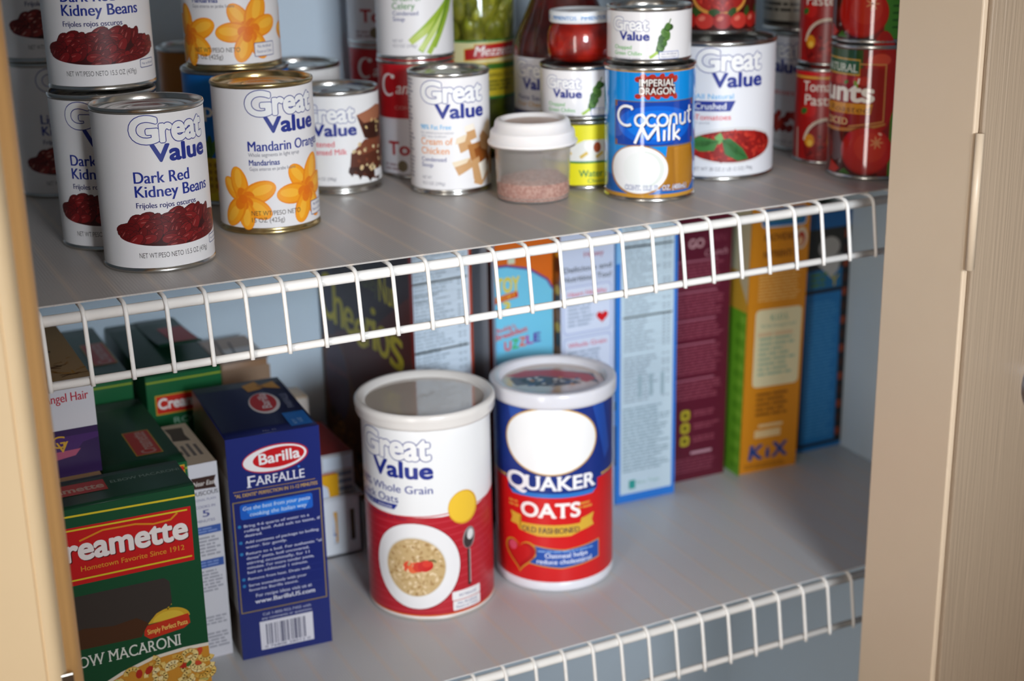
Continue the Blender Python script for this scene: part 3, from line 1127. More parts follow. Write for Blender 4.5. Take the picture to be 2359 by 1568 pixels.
a.text('DICED', -55, -31, 44.2, 5.4, '#e8c98c', 3.8, off=.006, serif=True)
a.poly([(-W2, 43.6), (-40, 41), (-20, 43), (0, 47), (0, 45), (-18, 40), (-40, 38.4), (-W2, 40)], '#b5763a', 3)
a.poly([(-W2, 3.6), (-4, 3.6), (-10, 42), (-40, 38.4), (-W2, 38)], '#4a120c', 1.6)
a.ell(-66, 22, 22, 18, '#5c1a10', 2.1, 0, 30)
a.ell(-66, 23, 19, 15, '#7a1a12', 2.3, 0, 30)
a.ell(-14.5, 24, 21.5, 19.5, '#9c130f', 3, 0, 44)
a.ell(-14, 24.6, 20.4, 18.4, '#b51d14', 3.3, 0, 44)
a.ell(-11, 27, 13, 12, '#c02c1c', 3.5, 0, 36)
for k in range(7):
    a.ell(-6 + 2.6 * cos(k * .9), 31 + 2.6 * sin(k * .9), 3, .7, '#d98a5a', 3.8, 51 * k, 10)
a.ell(-3.5, 38, 1.8, 1.0, '#e7b09a', 3.9, -30, 10)
a.poly([(-52, 4), (-42, 4), (-37, 8), (-47, 14)], '#c0271a', 3.2)
a.poly([(-38, 4), (-26, 4), (-32, 9)], '#3d6a24', 3.2)
hun = can('diced_tomato_can', 'glossy fire roasted diced tomato can by the right jamb, lower of two', 'can', .686, .067, R15, .1085, a, '#7c1712', rough=.10, coat=.6, group='fire roasted tomato cans', turn=.27)
dup(hun, (.686, .0674, EZ + .1097), face_cam(.686, .0674) + radians(2), 'glossy fire roasted tomato can stacked on its twin, cut by the photo top')

# ------------------------------------------------------------------ jars and the plastic tub on the upper shelf
def jar(name, label, x, y, z, outer, inner, fillm, lidp, lidm, lab=None, lab_in=(0, 0), lr=None, group=None, bits=None, lidart=None):
    t = thing(name, label, 'jar', (x, y, z), face_cam(x, y), group)
    mb = MB()
    mb.lathe(inner, fillm, 40, cap0=True, cap1=True)
    con = obj('contents', mb, t)
    if bits:
        bits(con)
    mb = MB()
    mb.lathe(outer, GLASS, 48, cap0=True, cap1=True)
    obj('glass_jar', mb, t)
    mb = MB()
    mb.lathe(lidp, lidm, 48, cap0=True, cap1=True)
    if lidart:
        mp, cut = wrap_mapper(max(p[0] for p in lidp) + .0001)
        lidart.emit(mb, mp, cut)
    obj('jar_lid', mb, t)
    if lab:
        obj('label_wrap', wrap_label(lab[0], lr, lab[1], lab[2], lab[3], .4), t)
    return t


def noise_fill(name, c0, c1, scale, rough=.3):
    m = bpy.data.materials.new(name)
    m.use_nodes = True
    nt = m.node_tree
    b = nt.nodes['Principled BSDF']
    b.inputs['Roughness'].default_value = rough
    tc = nt.nodes.new('ShaderNodeTexCoord')
    nz = nt.nodes.new('ShaderNodeTexNoise')
    nz.inputs['Scale'].default_value = scale
    nz.inputs['Detail'].default_value = 3
    rp = nt.nodes.new('ShaderNodeValToRGB')
    rp.color_ramp.elements[0].position = .36
    rp.color_ramp.elements[1].position = .64
    rp.color_ramp.elements[0].color = lin(c0)
    rp.color_ramp.elements[1].color = lin(c1)
    nt.links.new(tc.outputs['Object'], nz.inputs['Vector'])
    nt.links.new(nz.outputs[0], rp.inputs[0])
    nt.links.new(rp.outputs[0], b.inputs['Base Color'])
    return m


a = Art(.35)
a.rect(-113, 102.6, 113, 104.4, '#3d7a35', 2)
a.rect(-113, 84.2, 113, 102.6, '#d8cf9a', 1.5)
a.rect(-113, 83.6, 113, 85.4, '#c8a53a', 2)
for cx in (14, 88, -62):
    a.poly([(cx - 24, 86.4), (cx + 30, 89.4), (cx + 30, 102.4), (cx - 15, 101.2), (cx - 15, 98.4), (cx - 24, 97)], '#c8a02e', 2.2)
    a.poly([(cx - 23.2, 87.4), (cx + 29.2, 90.2), (cx + 29.2, 101.6), (cx - 14.2, 100.4), (cx - 14.2, 97.6), (cx - 23.2, 96.2)], '#b01c1a', 2.5)
    a.text('Mezzetta', cx - 15, cx + 28, 91, 8.6, '#ece2dc', 3, off=.02, shear=.25)
    a.rect(cx - 4, 79, cx + 30, 84, '#3a6a1e', 2.6)
    a.text('PEPPERONCINI', cx - 4, cx + 28, 72, 3.4, '#5a5a14', 3)
    a.lines(cx - 4, 60, cx + 28, 70, 3, '#6a6a1a', 2.6, seed=5)
a.rect(-113, 53.6, 113, 55.6, '#2f7a32', 2)
PEPB = noise_fill('pickled_peppers', '#7d861a', '#b4b23a', 55)


def pepper_bits(con):
    R = random.Random(4)
    for k in range(44):
        an, zz = R.uniform(-2.9, -.2), R.uniform(.106, .150)
        mb = MB()
        L_ = R.uniform(.012, .019)
        prof = [(.0006, -L_), (.004, -L_ * .8), (.0072, -L_ * .2), (.0078, L_ * .4), (.0052, L_ * .8), (.0008, L_)]
        mb.lathe(prof, PEPB, 12, cap0=True, cap1=True)
        o = obj('pepper', mb, con)
        o.location = (.0268 * cos(an), .0268 * sin(an), zz)
        o.rotation_euler = (R.uniform(-.5, .5), R.uniform(-.5, .5), R.uniform(0, 3))


jar('pepper_jar', 'tall glass jar of green pickled peppers with a yellow label, back row', .4445, .322, EZ,
    [(.030, 0), (.0345, .002), (.036, .008), (.036, .148), (.0345, .156), (.030, .163), (.030, .176)],
    [(.029, .003), (.034, .0065), (.0354, .011), (.0354, .1010), (.0285, .1035), (.0285, .147), (.028, .155), (.0265, .160)], noise_fill('pickle_brine', '#3f4a08', '#727a14', 60),
    [(.0325, .166), (.0330, .168), (.0330, .184), (.0315, .186)], mat('#3c7a34', .35), (a, .0545, .1045, '#c6ad22'), lr=.0362, bits=pepper_bits)

a = Art(.4)
a.logo(-51, 79.5, .80)
a.text('Pasta Sauce', -48, -12, 60.5, 3.8, '#27357e', 3, off=.006)
a.text('Four Cheese', -48, -14, 55, 3.6, '#d8a22c', 3, off=.006)
a.rect(-134, 46, 134, 51, '#3a3f6c', 2)
jar('sauce_jar', 'dark red pasta sauce jar with sloping shoulders behind the small red jar', .488, .2355, EZ,
    [(.036, 0), (.041, .002), (.0428, .008), (.0428, .100), (.0405, .112), (.034, .127), (.0275, .142), (.0255, .156), (.0255, .168)],
    [(.035, .003), (.0405, .005), (.0423, .0095), (.0423, .0995), (.0400, .1115), (.0335, .1265), (.027, .1415), (.025, .152)], noise_fill('red_sauce', '#4f0a08', '#6e1009', 90),
    [(.0275, .160), (.028, .162), (.028, .176), (.0265, .178)], mat('#e2e2e0', .35), (a, .046, .0955, '#dcdade'), lr=.0431)

a = Art(.3)
for cx in (-14, 12, 40, -42, 66, -68):
    a.text('PIMIENTOS', cx - 11, cx + 11, 33.4, 3.0, '#3f86c4', 2, off=.02)
jar('pimiento_jar', 'small jar of red pimientos with a white lid, standing on a chili can', .4635, .163, EZ + .0561 + HC + .0006,
    [(.019, 0), (.024, .0015), (.0262, .006), (.0267, .013), (.0264, .022), (.0245, .027), (.0215, .0305), (.0213, .033)],
    [(.018, .0012), (.0235, .0027), (.0258, .0068), (.0263, .013), (.0260, .0217), (.0241, .0267), (.0211, .0300)], noise_fill('pimiento', '#8f0f06', '#d0260f', 70),
    [(.0240, .0305), (.0247, .0312), (.0248, .0388), (.0242, .0398), (.021, .0400), (.0200, .0392), (.001, .0392)], mat('#e6e8ea', .3), lidart=a)

t = thing('plastic_tub', 'small clear plastic tub with a white snap lid, a little pink grain inside', 'tub', (.4004, .1267, EZ))
mb = MB()
mb.lathe([(.0262, .0002), (.0276, .0008), (.0284, .003), (.0296, .0395), (.0300, .0415), (.0338, .0422), (.0340, .0436), (.0300, .0446), (.0290, .0436),
          (.0284, .0395), (.0273, .0036), (.0262, .0016), (.0005, .0014), (.0005, .0002)], CLEARPL, 64)
obj('tub_body', mb, t)
mb = MB()
SALT = noise_fill('pink_grain', '#bf6e55', '#ecb49c', 420, .6)
bm = bmesh.new()
n = 48
rings = [(.0268, .0020), (.0276, .0060), (.0279, .0150)]
R = random.Random(2)
mb.lathe(rings, SALT, n, cap0=True)
top = [(0, 0, .0185)]
for q in range(1, 9):
    for k in range(n):
        an = 2 * pi * k / n - pi / 2
        rr = .0279 * q / 8
        top.append((rr * cos(an), rr * sin(an), .0150 if q == 8 else .0168 + .0016 * sin(an * 2 + q) + R.uniform(-.0008, .0008)))
fs = [(0, 1 + k, 1 + (k + 1) % n) for k in range(n)]
for q in range(7):
    for k in range(n):
        b0 = 1 + q * n
        fs.append((b0 + k, b0 + n + k, b0 + n + (k + 1) % n, b0 + (k + 1) % n))
mb.add(top, fs, SALT)
g = obj('pink_grain', mb, t)
g['kind'] = 'stuff'
mb = MB()
LIDW = mat('#efe8e4', .3, sub=.15)
mb.lathe([(.0292, .0438), (.0348, .0440), (.0352, .0452), (.0350, .0462), (.0334, .0470), (.0330, .0530), (.0322, .0545), (.0302, .0552), (.0292, .0606), (.0280, .0624), (.0262, .0630),
          (.0246, .0626), (.0236, .0606), (.0222, .0599)], LIDW, 72)
mb.lathe([(.0222, .0599), (.0005, .0597)], mat('#d3b5a2', .35), 72)
obj('tub_lid', mb, t)

# ------------------------------------------------------------------ oats on the lower shelf
OB = ZL + EZ
RO, HO = .0500, .1770
a = Art(.33, .1)
NB = '#17307c'
a.rect(-158, 96, 158, 175, NB, 1)
for k in range(-4, 5):     # woven sheen of the blue ground is left plain; a paler wedge pattern is printed on it
    x = k * 38
    a.poly([(x - 6, 172), (x + 8, 172), (x + 20, 120), (x + 12, 112)], '#234a9e', 1.2)
a.rect(-158, 6, 158, 98, '#d01a1c', 1.1)
a.poly([(-158, 101), (-45, 101), (-45, 99), (-158, 99)], '#c79a3c', 1.5)
a.poly([(45, 101), (158, 101), (158, 99), (45, 99)], '#c79a3c', 1.5)
a.rrect(-43, 88, 40, 118, 4, NB, 1.8)
a.poly([(-40, 90), (-38, 86.2), (35, 86.2), (38, 90)], '#2f76c4', 1.9)
a.ell(-2.6, 135.5, 41.8, 29.6, '#c79a3c', 2.2, 0, 56)
a.ell(-2.6, 135.5, 40.4, 28.4, '#f0eeec', 2.5, 0, 56)
a.text('Q', -43, -23, 92, 14.6, '#f2eff0', 3, off=.035)
a.text('UAKER', -23.6, 36.5, 93, 12.2, '#f2eff0', 3, off=.035, serif=True)
a.text('OATS', -28.5, 22, 68.6, 12.6, '#f4f0ec', 3, off=.035, serif=True)
for x in (-38, 24):
    a.lines(x - 4, 74, x + 10, 81, 2, '#d88a3a', 2.4, seed=int(x + 60))
a.poly([(-40.5, 70), (-29, 68), (-29, 62), (22, 62), (23.5, 66), (36, 69), (33.6, 62.6), (35.8, 57.6), (22, 54.6), (14, 51.6), (-14, 51.4), (-31, 55), (-33, 58.6), (-40.5, 59.4), (-38.4, 64.6)], '#d9ab3a', 2.4)
a.poly([(-31, 66), (-29, 68), (-29, 55), (-31, 56.6)], '#b58a24', 2.6)
a.text('OLD FASHIONED', -28, 21.5, 54.4, 5.0, '#2a2340', 3, off=.025, serif=True)


def heart(cx, cy, k, c, L):
    p = []
    for i in range(40):
        q = 2 * pi * i / 40
        p.append((cx + k * 16 * sin(q) ** 3 / 16, cy + k * (13 * cos(q) - 5 * cos(2 * q) - 2 * cos(3 * q) - cos(4 * q)) / 16))
    a.poly(p, c, L)


heart(-31, 32.5, 16.4, '#c9962e', 2.6)
heart(-31, 32.6, 14.8, '#b0161a', 2.9)
heart(-31.8, 33.2, 11.4, '#c41e20', 3.1)
a.ell(-38.5, 38.6, 4.6, 4.2, '#d8506a', 3.3, 30, 18)
a.poly([(-18, 43), (8, 39.4), (42, 43), (42, 26), (6, 22), (-24, 25.4), (-16.4, 33)], '#c79a3c', 2.3)
a.poly([(-17.2, 42), (8, 38.6), (41.2, 42), (41.2, 26.8), (6, 22.9), (-22, 26), (-15.6, 33)], '#1d4fa8', 2.6)
a.lines(-14, 36.6, 38, 39, 1, '#7fa6da', 3, seed=3)
a.text('Oatmeal helps', -8, 29, 32, 4.3, '#e9eef6', 3, off=.012)
a.text('reduce cholesterol', -15, 33, 26.4, 4.3, '#e9eef6', 3, off=.012)
a.rect(-158, 4.6, 158, 6, '#e0762a', 1.6)
qx, qy = .4216, .1373
t = thing('oats_canister', 'round oats canister in blue and red with a clear-centred lid', 'oats canister', (qx, qy, OB), face_cam(qx, qy), 'oats canisters')
mb = wrap_label(a, RO, .0095, HO - .012, NB, .33)
obj('canister_body', mb, t)
mb = MB()
WPL = mat('#e6e6ec', .3, sub=.1)
mb.lathe([(.0005, .0004), (RO - .003, .0002), (RO - .0006, .0012), (RO + .0004, .003), (RO + .0005, .0096), (RO - .0004, .0100)], WPL, 72)
obj('base_ring', mb, t)
mb = MB()
PLASTIC = mat('#d9d7dc', .2, ior=1.5, sub=.15)
mb.lathe([(RO + .0002, HO - .0135), (RO + .0022, HO - .0130), (RO + .0028, HO - .0100), (RO + .0030, HO - .0030), (RO + .0026, HO - .0006), (RO + .0010, HO), (RO - .0040, HO - .0002), (RO - .0056, HO - .0014),
          (RO - .0066, HO - .0050), (RO - .0074, HO - .0058)], PLASTIC, 80)
mb.lathe([(RO - .0074, HO - .0058), (.0005, HO - .0058)], PLASTIC, 80)
obj('canister_lid', mb, t)
mb = MB()
mb.lathe([(.0005, HO - .0055), (RO - .0076, HO - .0055)], mat('#cbb9ac', .12, ior=1.6, coat=.5), 64)
a = Art(.35)
a.poly([(-36, 4), (-30, -14), (24, 5), (38, -8), (34, 16), (4, 24), (-22, 18)], '#5b5a66', 1)
a.poly([(-39, 10), (-24, 24), (0, 26), (30, 14), (36, 2), (28, -6), (20, 2), (-10, 10), (-28, 6)], '#b5303c', 1.4)
a.poly([(-30, 2), (-12, 8), (16, 0), (24, -8), (0, -16), (-20, -12)], '#3d4250', 1.6)
R = random.Random(8)
for k in range(26):
    a.ell(R.uniform(-24, 22), R.uniform(-14, 6), R.uniform(1.5, 4), R.uniform(1, 2.4), R.choice(('#d8d2cc', '#2f5a8a', '#c8864a', '#1f222c', '#8a8f98')), 2 + .02 * k, R.uniform(0, 180), 10)
a.emit(mb, lambda u, v, L: ((u / 1000, v / 1000, HO - .0054 + L * LAY), (0, 0, 1)))
obj('lid_film', mb, t)

RG, HG = .0522, .1785
a = Art(.36)
REDG = '#b51f2c'
top_edge = [(-164, 104), (-110, 99), (-57, 93), (-22, 91.4), (10, 91), (40, 93), (62, 97), (110, 104), (164, 104)]
a.poly([(-164, 5)] + [(164, 5)] + top_edge[::-1], REDG, 1)
for k in range(14):
    y = 10 + 6.4 * k
    a.stroke([(-164, y - 6), (-70, y - 3), (0, y - 1), (60, y + 3), (164, y + 10)], .9, '#c23844', 1.3)
a.rect(-164, 3.8, 164, 5, '#d8722a', 1.6)
a.logo(-66, 140.5, 1.255, L=2)
a.text('100% Whole Grain', -74, 3.5, 111.6, 6.6, BLUE, 3, off=.01)
a.text('Quick Oats', -74, -25, 102.4, 6.6, BLUE, 3, off=.01)
a.poly([(-78, 96.4), (-29, 96.4), (-25.6, 101), (-78, 101)], BLUE, 2.4)
a.text('Cooks in 1 minute', -72, -31, 97.3, 2.8, '#e6e6ee', 3)
a.text('Good source of fiber', -66, -18, 88, 3, '#6a1a3a', 2.4)
a.ell(-12.2, 48, 37.0, 38.4, '#8f1822', 1.8, 0, 60)
a.ell(-12.4, 48.2, 36.4, 37.6, '#eae8e8', 2.1, 0, 60)
a.ell(-13.2, 47.8, 25.6, 26.4, '#d9d4cd', 2.4, 0, 48)
a.ell(-13.2, 47.4, 24.8, 25.4, '#c6a877', 2.6, 0, 48)
R = random.Random(14)
for k in range(190):
    tt, q = R.uniform(0, 2 * pi), sqrt(R.random())
    a.ell(-13.2 + 23 * q * cos(tt), 47.4 + 23.6 * q * sin(tt), R.uniform(1.2, 2.2), R.uniform(.8, 1.5), R.choice(('#d8bd90', '#e4cda6', '#b89764', '#cdb083', '#a98452')), 2.8 + .003 * k, R.uniform(0, 180), 8)
for (x, y, rx, ry, r, c) in ((-19, 48, 5, 4, 60, '#d8492a'), (-14, 47, 5.4, 4.4, 40, '#e2653a'), (-10, 48, 5, 4.6, 30, '#cf3320'), (-4.5, 49, 6.4, 5, 15, '#c8201e'), (-3, 51, 4, 3, 10, '#d83a2c')):
    a.ell(x, y, rx, ry, c, 3.5 + .02 * x, r, 18)
a.stroke([(-2, 53.5), (2, 54), (4, 52)], 1.1, '#3f4a22', 4)
a.ell(29, 96, 13.8, 14.6, '#d99f28', 2.4, 20, 36)
a.ell(28.4, 96.4, 12.6, 13.4, '#efc23a', 2.7, 20, 36)
a.stroke([(32.6, 26), (32.8, 58)], 3.0, '#3a2a26', 2.2)
a.stroke([(33.8, 28), (34, 58)], .8, '#b8b4b2', 2.5)
a.ell(33.4, 68, 6.0, 9.4, '#8a8484', 2.6, -8, 28)
a.ell(33, 66.6, 4.6, 7.4, '#3c3434', 2.8, -8, 24)
a.ell(34.6, 70.6, 3, 4.6, '#dcdad8', 3.0, -8, 18)
a.rrect(16.4, 15.6, 44, 23.4, 1, '#eceaea', 2.6)
a.rrect(17, 3.9 + 2.6, 44, 15, 1, '#eceaea', 2.6)
a.text('All Natural', 22, 39, 18.2, 2.6, '#27357e', 3)
a.text('No Artificial', 21, 40, 11.4, 2.4, '#27357e', 3)
a.text('Flavors or Colors', 19.5, 41, 8.2, 2.4, '#27357e', 3)
gx, gy = .3093, .1464
t = thing('oats_canister', 'white and red oats canister, bowl of oatmeal pictured, left of the blue one', 'oats canister', (gx, gy, OB), face_cam(gx, gy), 'oats canisters')
obj('canister_body', wrap_label(a, RG, .0024, HG - .012, '#ecebea', .36), t)
mb = MB()
mb.lathe([(.0005, .0004), (RG - .002, .0002), (RG + .0002, .0008), (RG + .0004, .0022), (RG - .0002, .0026)], mat('#cfc7bd', .35, .3), 72)
obj('base_ring', mb, t)
mb = MB()
mb.lathe([(RG + .0002, HG - .0140), (RG + .0030, HG - .0132), (RG + .0040, HG - .0105), (RG + .0036, HG - .0080), (RG + .0046, HG - .0060), (RG + .0046, HG - .0020), (RG + .0030, HG), (RG + .0004, HG - .0006), (RG - .0030, HG - .0040),
          (RG - .0040, HG - .0048)], mat('#e2dcd6', .22), 80)
mb.lathe([(RG - .0040, HG - .0048), (.0005, HG - .0048)], mat('#cfc2b4', .06, ior=1.75, coat=1.0), 80)
obj('canister_lid', mb, t)

# ------------------------------------------------------------------ pasta boxes, lower left
NAVY = '#15246e'
f = Art(.36)
f.rect(0, 0, 71.4, 183, NAVY, .5)
f.ell(36.6, 162.6, 25.4, 11.0, '#c01c26', 1, 3, 44)
f.ell(36.4, 162.6, 24.4, 10.0, '#f0ecec', 1.4, 3, 44)
f.ell(39.2, 163, 19.8, 7.9, '#c9101a', 1.8, 3, 40)
f.text('Barilla', 24.4, 55.4, 159.0, 8.4, '#f2eeee', 2.4, off=.03, rot=2)
f.ell(54, 152.6, .9, .9, '#2a78d0', 2)
f.text('F', 14.6, 20.2, 142.2, 9.4, '#eceaf0', 2, off=.01, serif=True)
f.text('ARFALLE', 20.8, 58, 143, 7.2, '#eceaf0', 2, off=.01, serif=True)
f.rect(3, 140.0, 66, 140.5, '#a8863e', 2)
f.text('"AL DENTE" PERFECTION IN 11-12 MINUTES', 4, 67.5, 135.4, 2.8, '#d0a84e', 2, off=.02)
f.rect(1.6, 39.4, 69.6, 132.2, '#8f7a46', 1)
f.rect(2.5, 40.3, 68.7, 131.3, NAVY, 1.3)
f.rrect(7, 117, 63, 129.4, 2, '#1a5fc4', 1.8)
f.ell(36, 123, 24, 5.4, '#2a7ee0', 2)
f.text('Get the best from your pasta', 9, 61, 124.4, 3.2, '#cfe2f6', 2.6, off=.01, shear=.15)
f.text('cooking the Italian way', 14, 58, 119, 3.2, '#cfe2f6', 2.6, off=.01, shear=.15)
yy = 110.6
for rows in (('Bring 4-6 quarts of water to a', 'rolling boil. Add salt to taste, if', 'desired.'), ('Add contents of package to boiling', 'water. Stir gently.'),
             ('Return to a boil. For authentic "al', 'dente" pasta, boil uncovered,', 'stirring occasionally, for 11', 'minutes. For more tender pasta,', 'boil an additional 1 minute.'), ('Remove from heat. Drain well.',), ('Serve immediately with your', 'favorite Barilla sauce.')):
    f.ell(5.6, yy + 1.2, 1.3, 1.3, '#2f7fb8', 2)
    for rr_ in rows:
        f.text(rr_, 9, 9 + len(rr_) * 1.68, yy, 2.2, '#d6d8ea', 2, off=.012)
        yy -= 3.95
    f.rect(8, yy + 1.9, 66, yy + 2.05, '#3a4890', 2)
    yy -= 1.5
f.text('For recipe ideas visit us at', 14, 58, 51.4, 2.8, '#d6d8ea', 2, off=.01)
f.text('www.BarillaUS.com', 13, 60, 46, 3.6, '#e6e6f0', 2, off=.02)
f.text('Call 1-800-922-7455 with', 18, 56, 34.6, 2.2, '#c6c8dc', 2)
f.text('any comments or questions.', 17, 57, 31.2, 2.2, '#c6c8dc', 2)
f.rect(15, 5.4, 57, 29.6, '#dedce4', 1)
R = random.Random(77)
x = 19.6
while x < 52:
    w = R.choice((.5, .5, .9, 1.4))
    f.rect(x, 9.2, x + w, 27, '#2a2d58', 2)
    x += w + R.choice((.6, .6, 1.0, 1.4))
f.text('0 76808 28012 0', 18, 54, 6.4, 2.2, '#3a3d68', 2)
l = Art(.4)
l.rect(0, 0, 122, 183, '#6f5a4a', .5)
l.rect(0, 40, 122, 120, '#8a7c74', 1)
l.rect(84, 40, 122, 150, '#a99e98', 1.2)
l.lines(20, 60, 80, 140, 14, '#4a3f3a', 1.6, seed=3)
tp = Art(.4)
tp.ell(45.6, 64, 24, 12, '#d8d0d0', 1, 84, 40)
tp.ell(45.2, 66, 21, 10.2, '#b8222a', 1.4, 84, 36)
tp.text('Barilla', 49, 83, 52, 7.4, '#dcd4d4', 2, off=.02, rot=86)
tp.poly([(38, 110), (50, 117), (52, 106), (64, 112), (66, 92), (54, 100), (50, 97), (40, 94)], '#c08a34', 1.6)
tp.ell(52, 104, 2.6, 4.6, '#a06c20', 2, 20, 12)
tp.rect(52, 6, 69, 36, '#1666b4', 1.4)
tp.text('NET WT', 58, 68, 10, 2.6, '#a8c6e0', 2, rot=90)
tp.text('16 OZ', 63, 72, 12, 3.0, '#a8c6e0', 2, rot=90)
tp.text('FARFALLE', 65, 98, 46, 5, '#8b90ac', 2, rot=88)
tp.text('No. 65', 30, 40, 4, 3, '#8b90ac', 2)
bar = carton('pasta_box', 'navy blue farfalle pasta box standing upright left of the oats', 'box', .1344, .1112, .0714, .122, .1822, {'f': f, 'l': l}, NAVY, yaw=-3.6, group='pasta boxes')
flap(bar, .0012, .0708, .0015, .121, .1823, '#141c48', art=tp)

GRN = '#0f4a2c'


def crea_text(f, x0, x1, y, h, col, L, rot=0, t='Creamette'):
    f.text(t, x0, x1, y, h, col, L, off=.035, rot=rot)


f = Art(.36)
f.rect(0, 0, 114.2, 180, GRN, .5)
f.poly([(0, 174.8), (114.2, 171.6), (114.2, 173.0), (0, 176.2)], '#d8c22a', 1)
f.poly([(6, 124.2), (109.8, 124.2), (110.4, 165), (6, 167)], '#c4161a', 1)
f.poly([(6, 164.4), (108, 162.2), (108, 163.4), (6, 165.6)], '#d8c22a', 1.4)
f.poly([(6, 127.6), (108.4, 127), (108.4, 128.2), (6, 128.8)], '#d8c22a', 1.4)
f.text('Creamette', 8.6, 107, 141.6, 16.6, '#5a1010', 1.6, off=.05)
f.text('Creamette', 8, 106.4, 142.2, 16.6, '#ece4e0', 2, off=.045)
f.stroke([(34, 156), (50, 160.6), (72, 160), (84, 157.4), (96, 158), (101, 162)], 1.3, '#d88a1c', 1.8)
f.text('Hometown Favorite Since 1912', 33, 103.6, 133.6, 3.8, '#d89a2c', 2, off=.004)
f.text('ELBOW MACARONI', 9, 94.4, 61.6, 8.6, '#dfe0d8', 2, off=.006, serif=True)
f.poly([(70, 75), (71, 82), (102, 84.6), (102.8, 77), (98, 74), (74, 71.4)], '#c0301c', 2.2)
f.ell(88, 83, 15, 9, '#c9a02a', 2, 0, 30, 0, 180)
f.ell(88, 83.4, 11, 6.4, '#d8b63a', 2.1, 0, 26, 0, 180)
f.stroke([(88, 91), (89, 94), (91, 94.6)], .9, '#c9a02a', 2)
f.text('Simply Perfect Pasta', 72.6, 101, 75.2, 3.8, '#e8d06a', 2.8, off=.01, rot=3)
f.poly([(0, 0), (114.2, 0), (114.2, 58.2), (96, 59), (74, 57.6), (52, 51.6), (34, 44), (18, 32), (0, 16)], '#e2d8c8', 1)
f.poly([(0, 0), (114.2, 0), (114.2, 55.6), (96, 56.4), (74, 55), (52, 49), (34, 41.4), (18, 29.4), (0, 13)], '#c98a2c', 1.3)
R = random.Random(15)
for k in range(170):
    x = R.uniform(8, 112)
    ym = min(53, 12 + 48 * sin(min(x / 100, 1) * pi / 2))
    y = R.uniform(2, ym)
    a0 = R.uniform(0, 360)
    c = R.choice(('#ecd28a', '#e4c26a', '#f0dca0', '#d8a848', '#e6c878'))
    if k % 9 == 0:
        f.ell(x, y, 3.6, 2.4, R.choice(('#b02a1e', '#c8442a')), 1.8 + .01 * k, a0, 10)
    elif k % 13 == 0:
        f.ell(x, y, 2.6, 1.6, '#3f6a2c', 1.8 + .01 * k, a0, 10)
    elif k % 7 == 0:
        f.ell(x, y, 3.8, 3.2, '#b6c070', 1.8 + .01 * k, a0, 12)
    else:
        pts = [(x + 4.6 * cos(radians(a0 + q)), y + 4.0 * sin(radians(a0 + q))) for q in range(0, 181, 30)]
        f.stroke(pts, 3.8, '#a8701c', 1.8 + .01 * k)
        f.stroke(pts, 3.2, c, 1.805 + .01 * k)
tp = Art(.4)
tp.rect(6, 21, 60.4, 40, '#a83226', 1)
tp.text('Creamette', 8, 58.6, 26, 8.6, '#b89a86', 2, off=.035)
tp.text('ELBOW MACARONI', 64, 112, 30, 4.6, '#7f9486', 2)
tp.stroke([(10, 48), (60, 48.6)], .5, '#3f6a54', 2)
elb = carton('pasta_box', 'large green elbow macaroni box with a see-through window, nearest front left', 'box', -.0200, .0484, .1142, .050, .1795, {'f': f}, GRN, group='pasta boxes')
flap(elb, -.0000, .1142, .0005, .0495, .1796, '#123c28', art=tp)
mb = MB()
FILM = mat('#3a3634', .16, coat=.6)  # opaque; dark box inside and dull room reflection put into the colour
w = Art(.14)
w.poly([(12, 76), (68, 74.6), (70, 78), (74, 84), (80, 90), (90, 93.4), (91.4, 96), (91, 112), (87.6, 115.4), (14, 116)], FILM, 2.2)
w.poly([(12, 76), (68, 74.6), (70, 78), (74, 84), (66, 90), (50, 88), (30, 91), (12, 88)], mat('#4a2f20', .2, coat=.6), 2.6)
w.emit(mb, lambda u, v, L: ((u / 1000, -.00005 - L * LAY, v / 1000), (0, -1, 0)))
obj('window_film', mb, elb)

f = Art(.42)
f.rect(0, 0, 27, 162, '#d6d4da', .5)
f.poly([(6, 142), (25, 141), (23.4, 145.6), (25.4, 151), (6.4, 151), (8, 146)], '#3a201a', 1)
f.text('Near East', 7.6, 24.4, 144.2, 3.8, '#e4dcd6', 2, off=.01, shear=.2)
f.text('COUSCOUS', 2.4, 26, 136.4, 3.4, '#4a4450', 2, off=.02)
f.text('ORIGINAL PLAIN', 4, 24, 131.8, 2.0, '#77779a', 2)
f.text('COOKS IN', 8, 23, 126, 2.2, '#55558a', 2)
f.text('5', 13, 18, 118.8, 5.6, '#4a4f90', 2, off=.02)
f.text('MINUTES', 8, 22, 114.4, 2.2, '#55558a', 2)
for y0, y1 in ((104.6, 111), (76.6, 83.4)):
    f.rect(1, y0, 26, y1, '#3c5ca6', 1)
    f.lines(3, y0 + 1, 24, y1 - 1, 2, '#7f95cc', 1.6, seed=int(y0))
for y0, y1 in ((86, 103), (56, 75), (28, 36), (8, 22)):
    f.lines(3, y0, 25, y1, int((y1 - y0) / 2.6), '#a2a1ac', 1.6, seed=int(y0))
tp = Art(.42)
tp.rect(0, 0, 27, 91, '#c9b49c', .5)
tp.poly([(8, 55), (21.4, 52), (20, 66), (22, 82), (8, 84), (9.6, 70)], '#4a3a34', 1)
tp.lines(4, 22, 9, 48, 2, '#6f6258', 1.4, seed=2)
for k in range(4):
    tp.rect(5 + 5 * k, 19, 7.6 + 5 * k, 46 - 3 * (k % 2), '#6f6460', 1.4)
carton('couscous_box', 'narrow white couscous box between the green and navy pasta boxes', 'box', .1040, .1268, .0270, .091, .1612, {'f': f, 't': tp}, '#cfc6bc', group='pasta boxes')

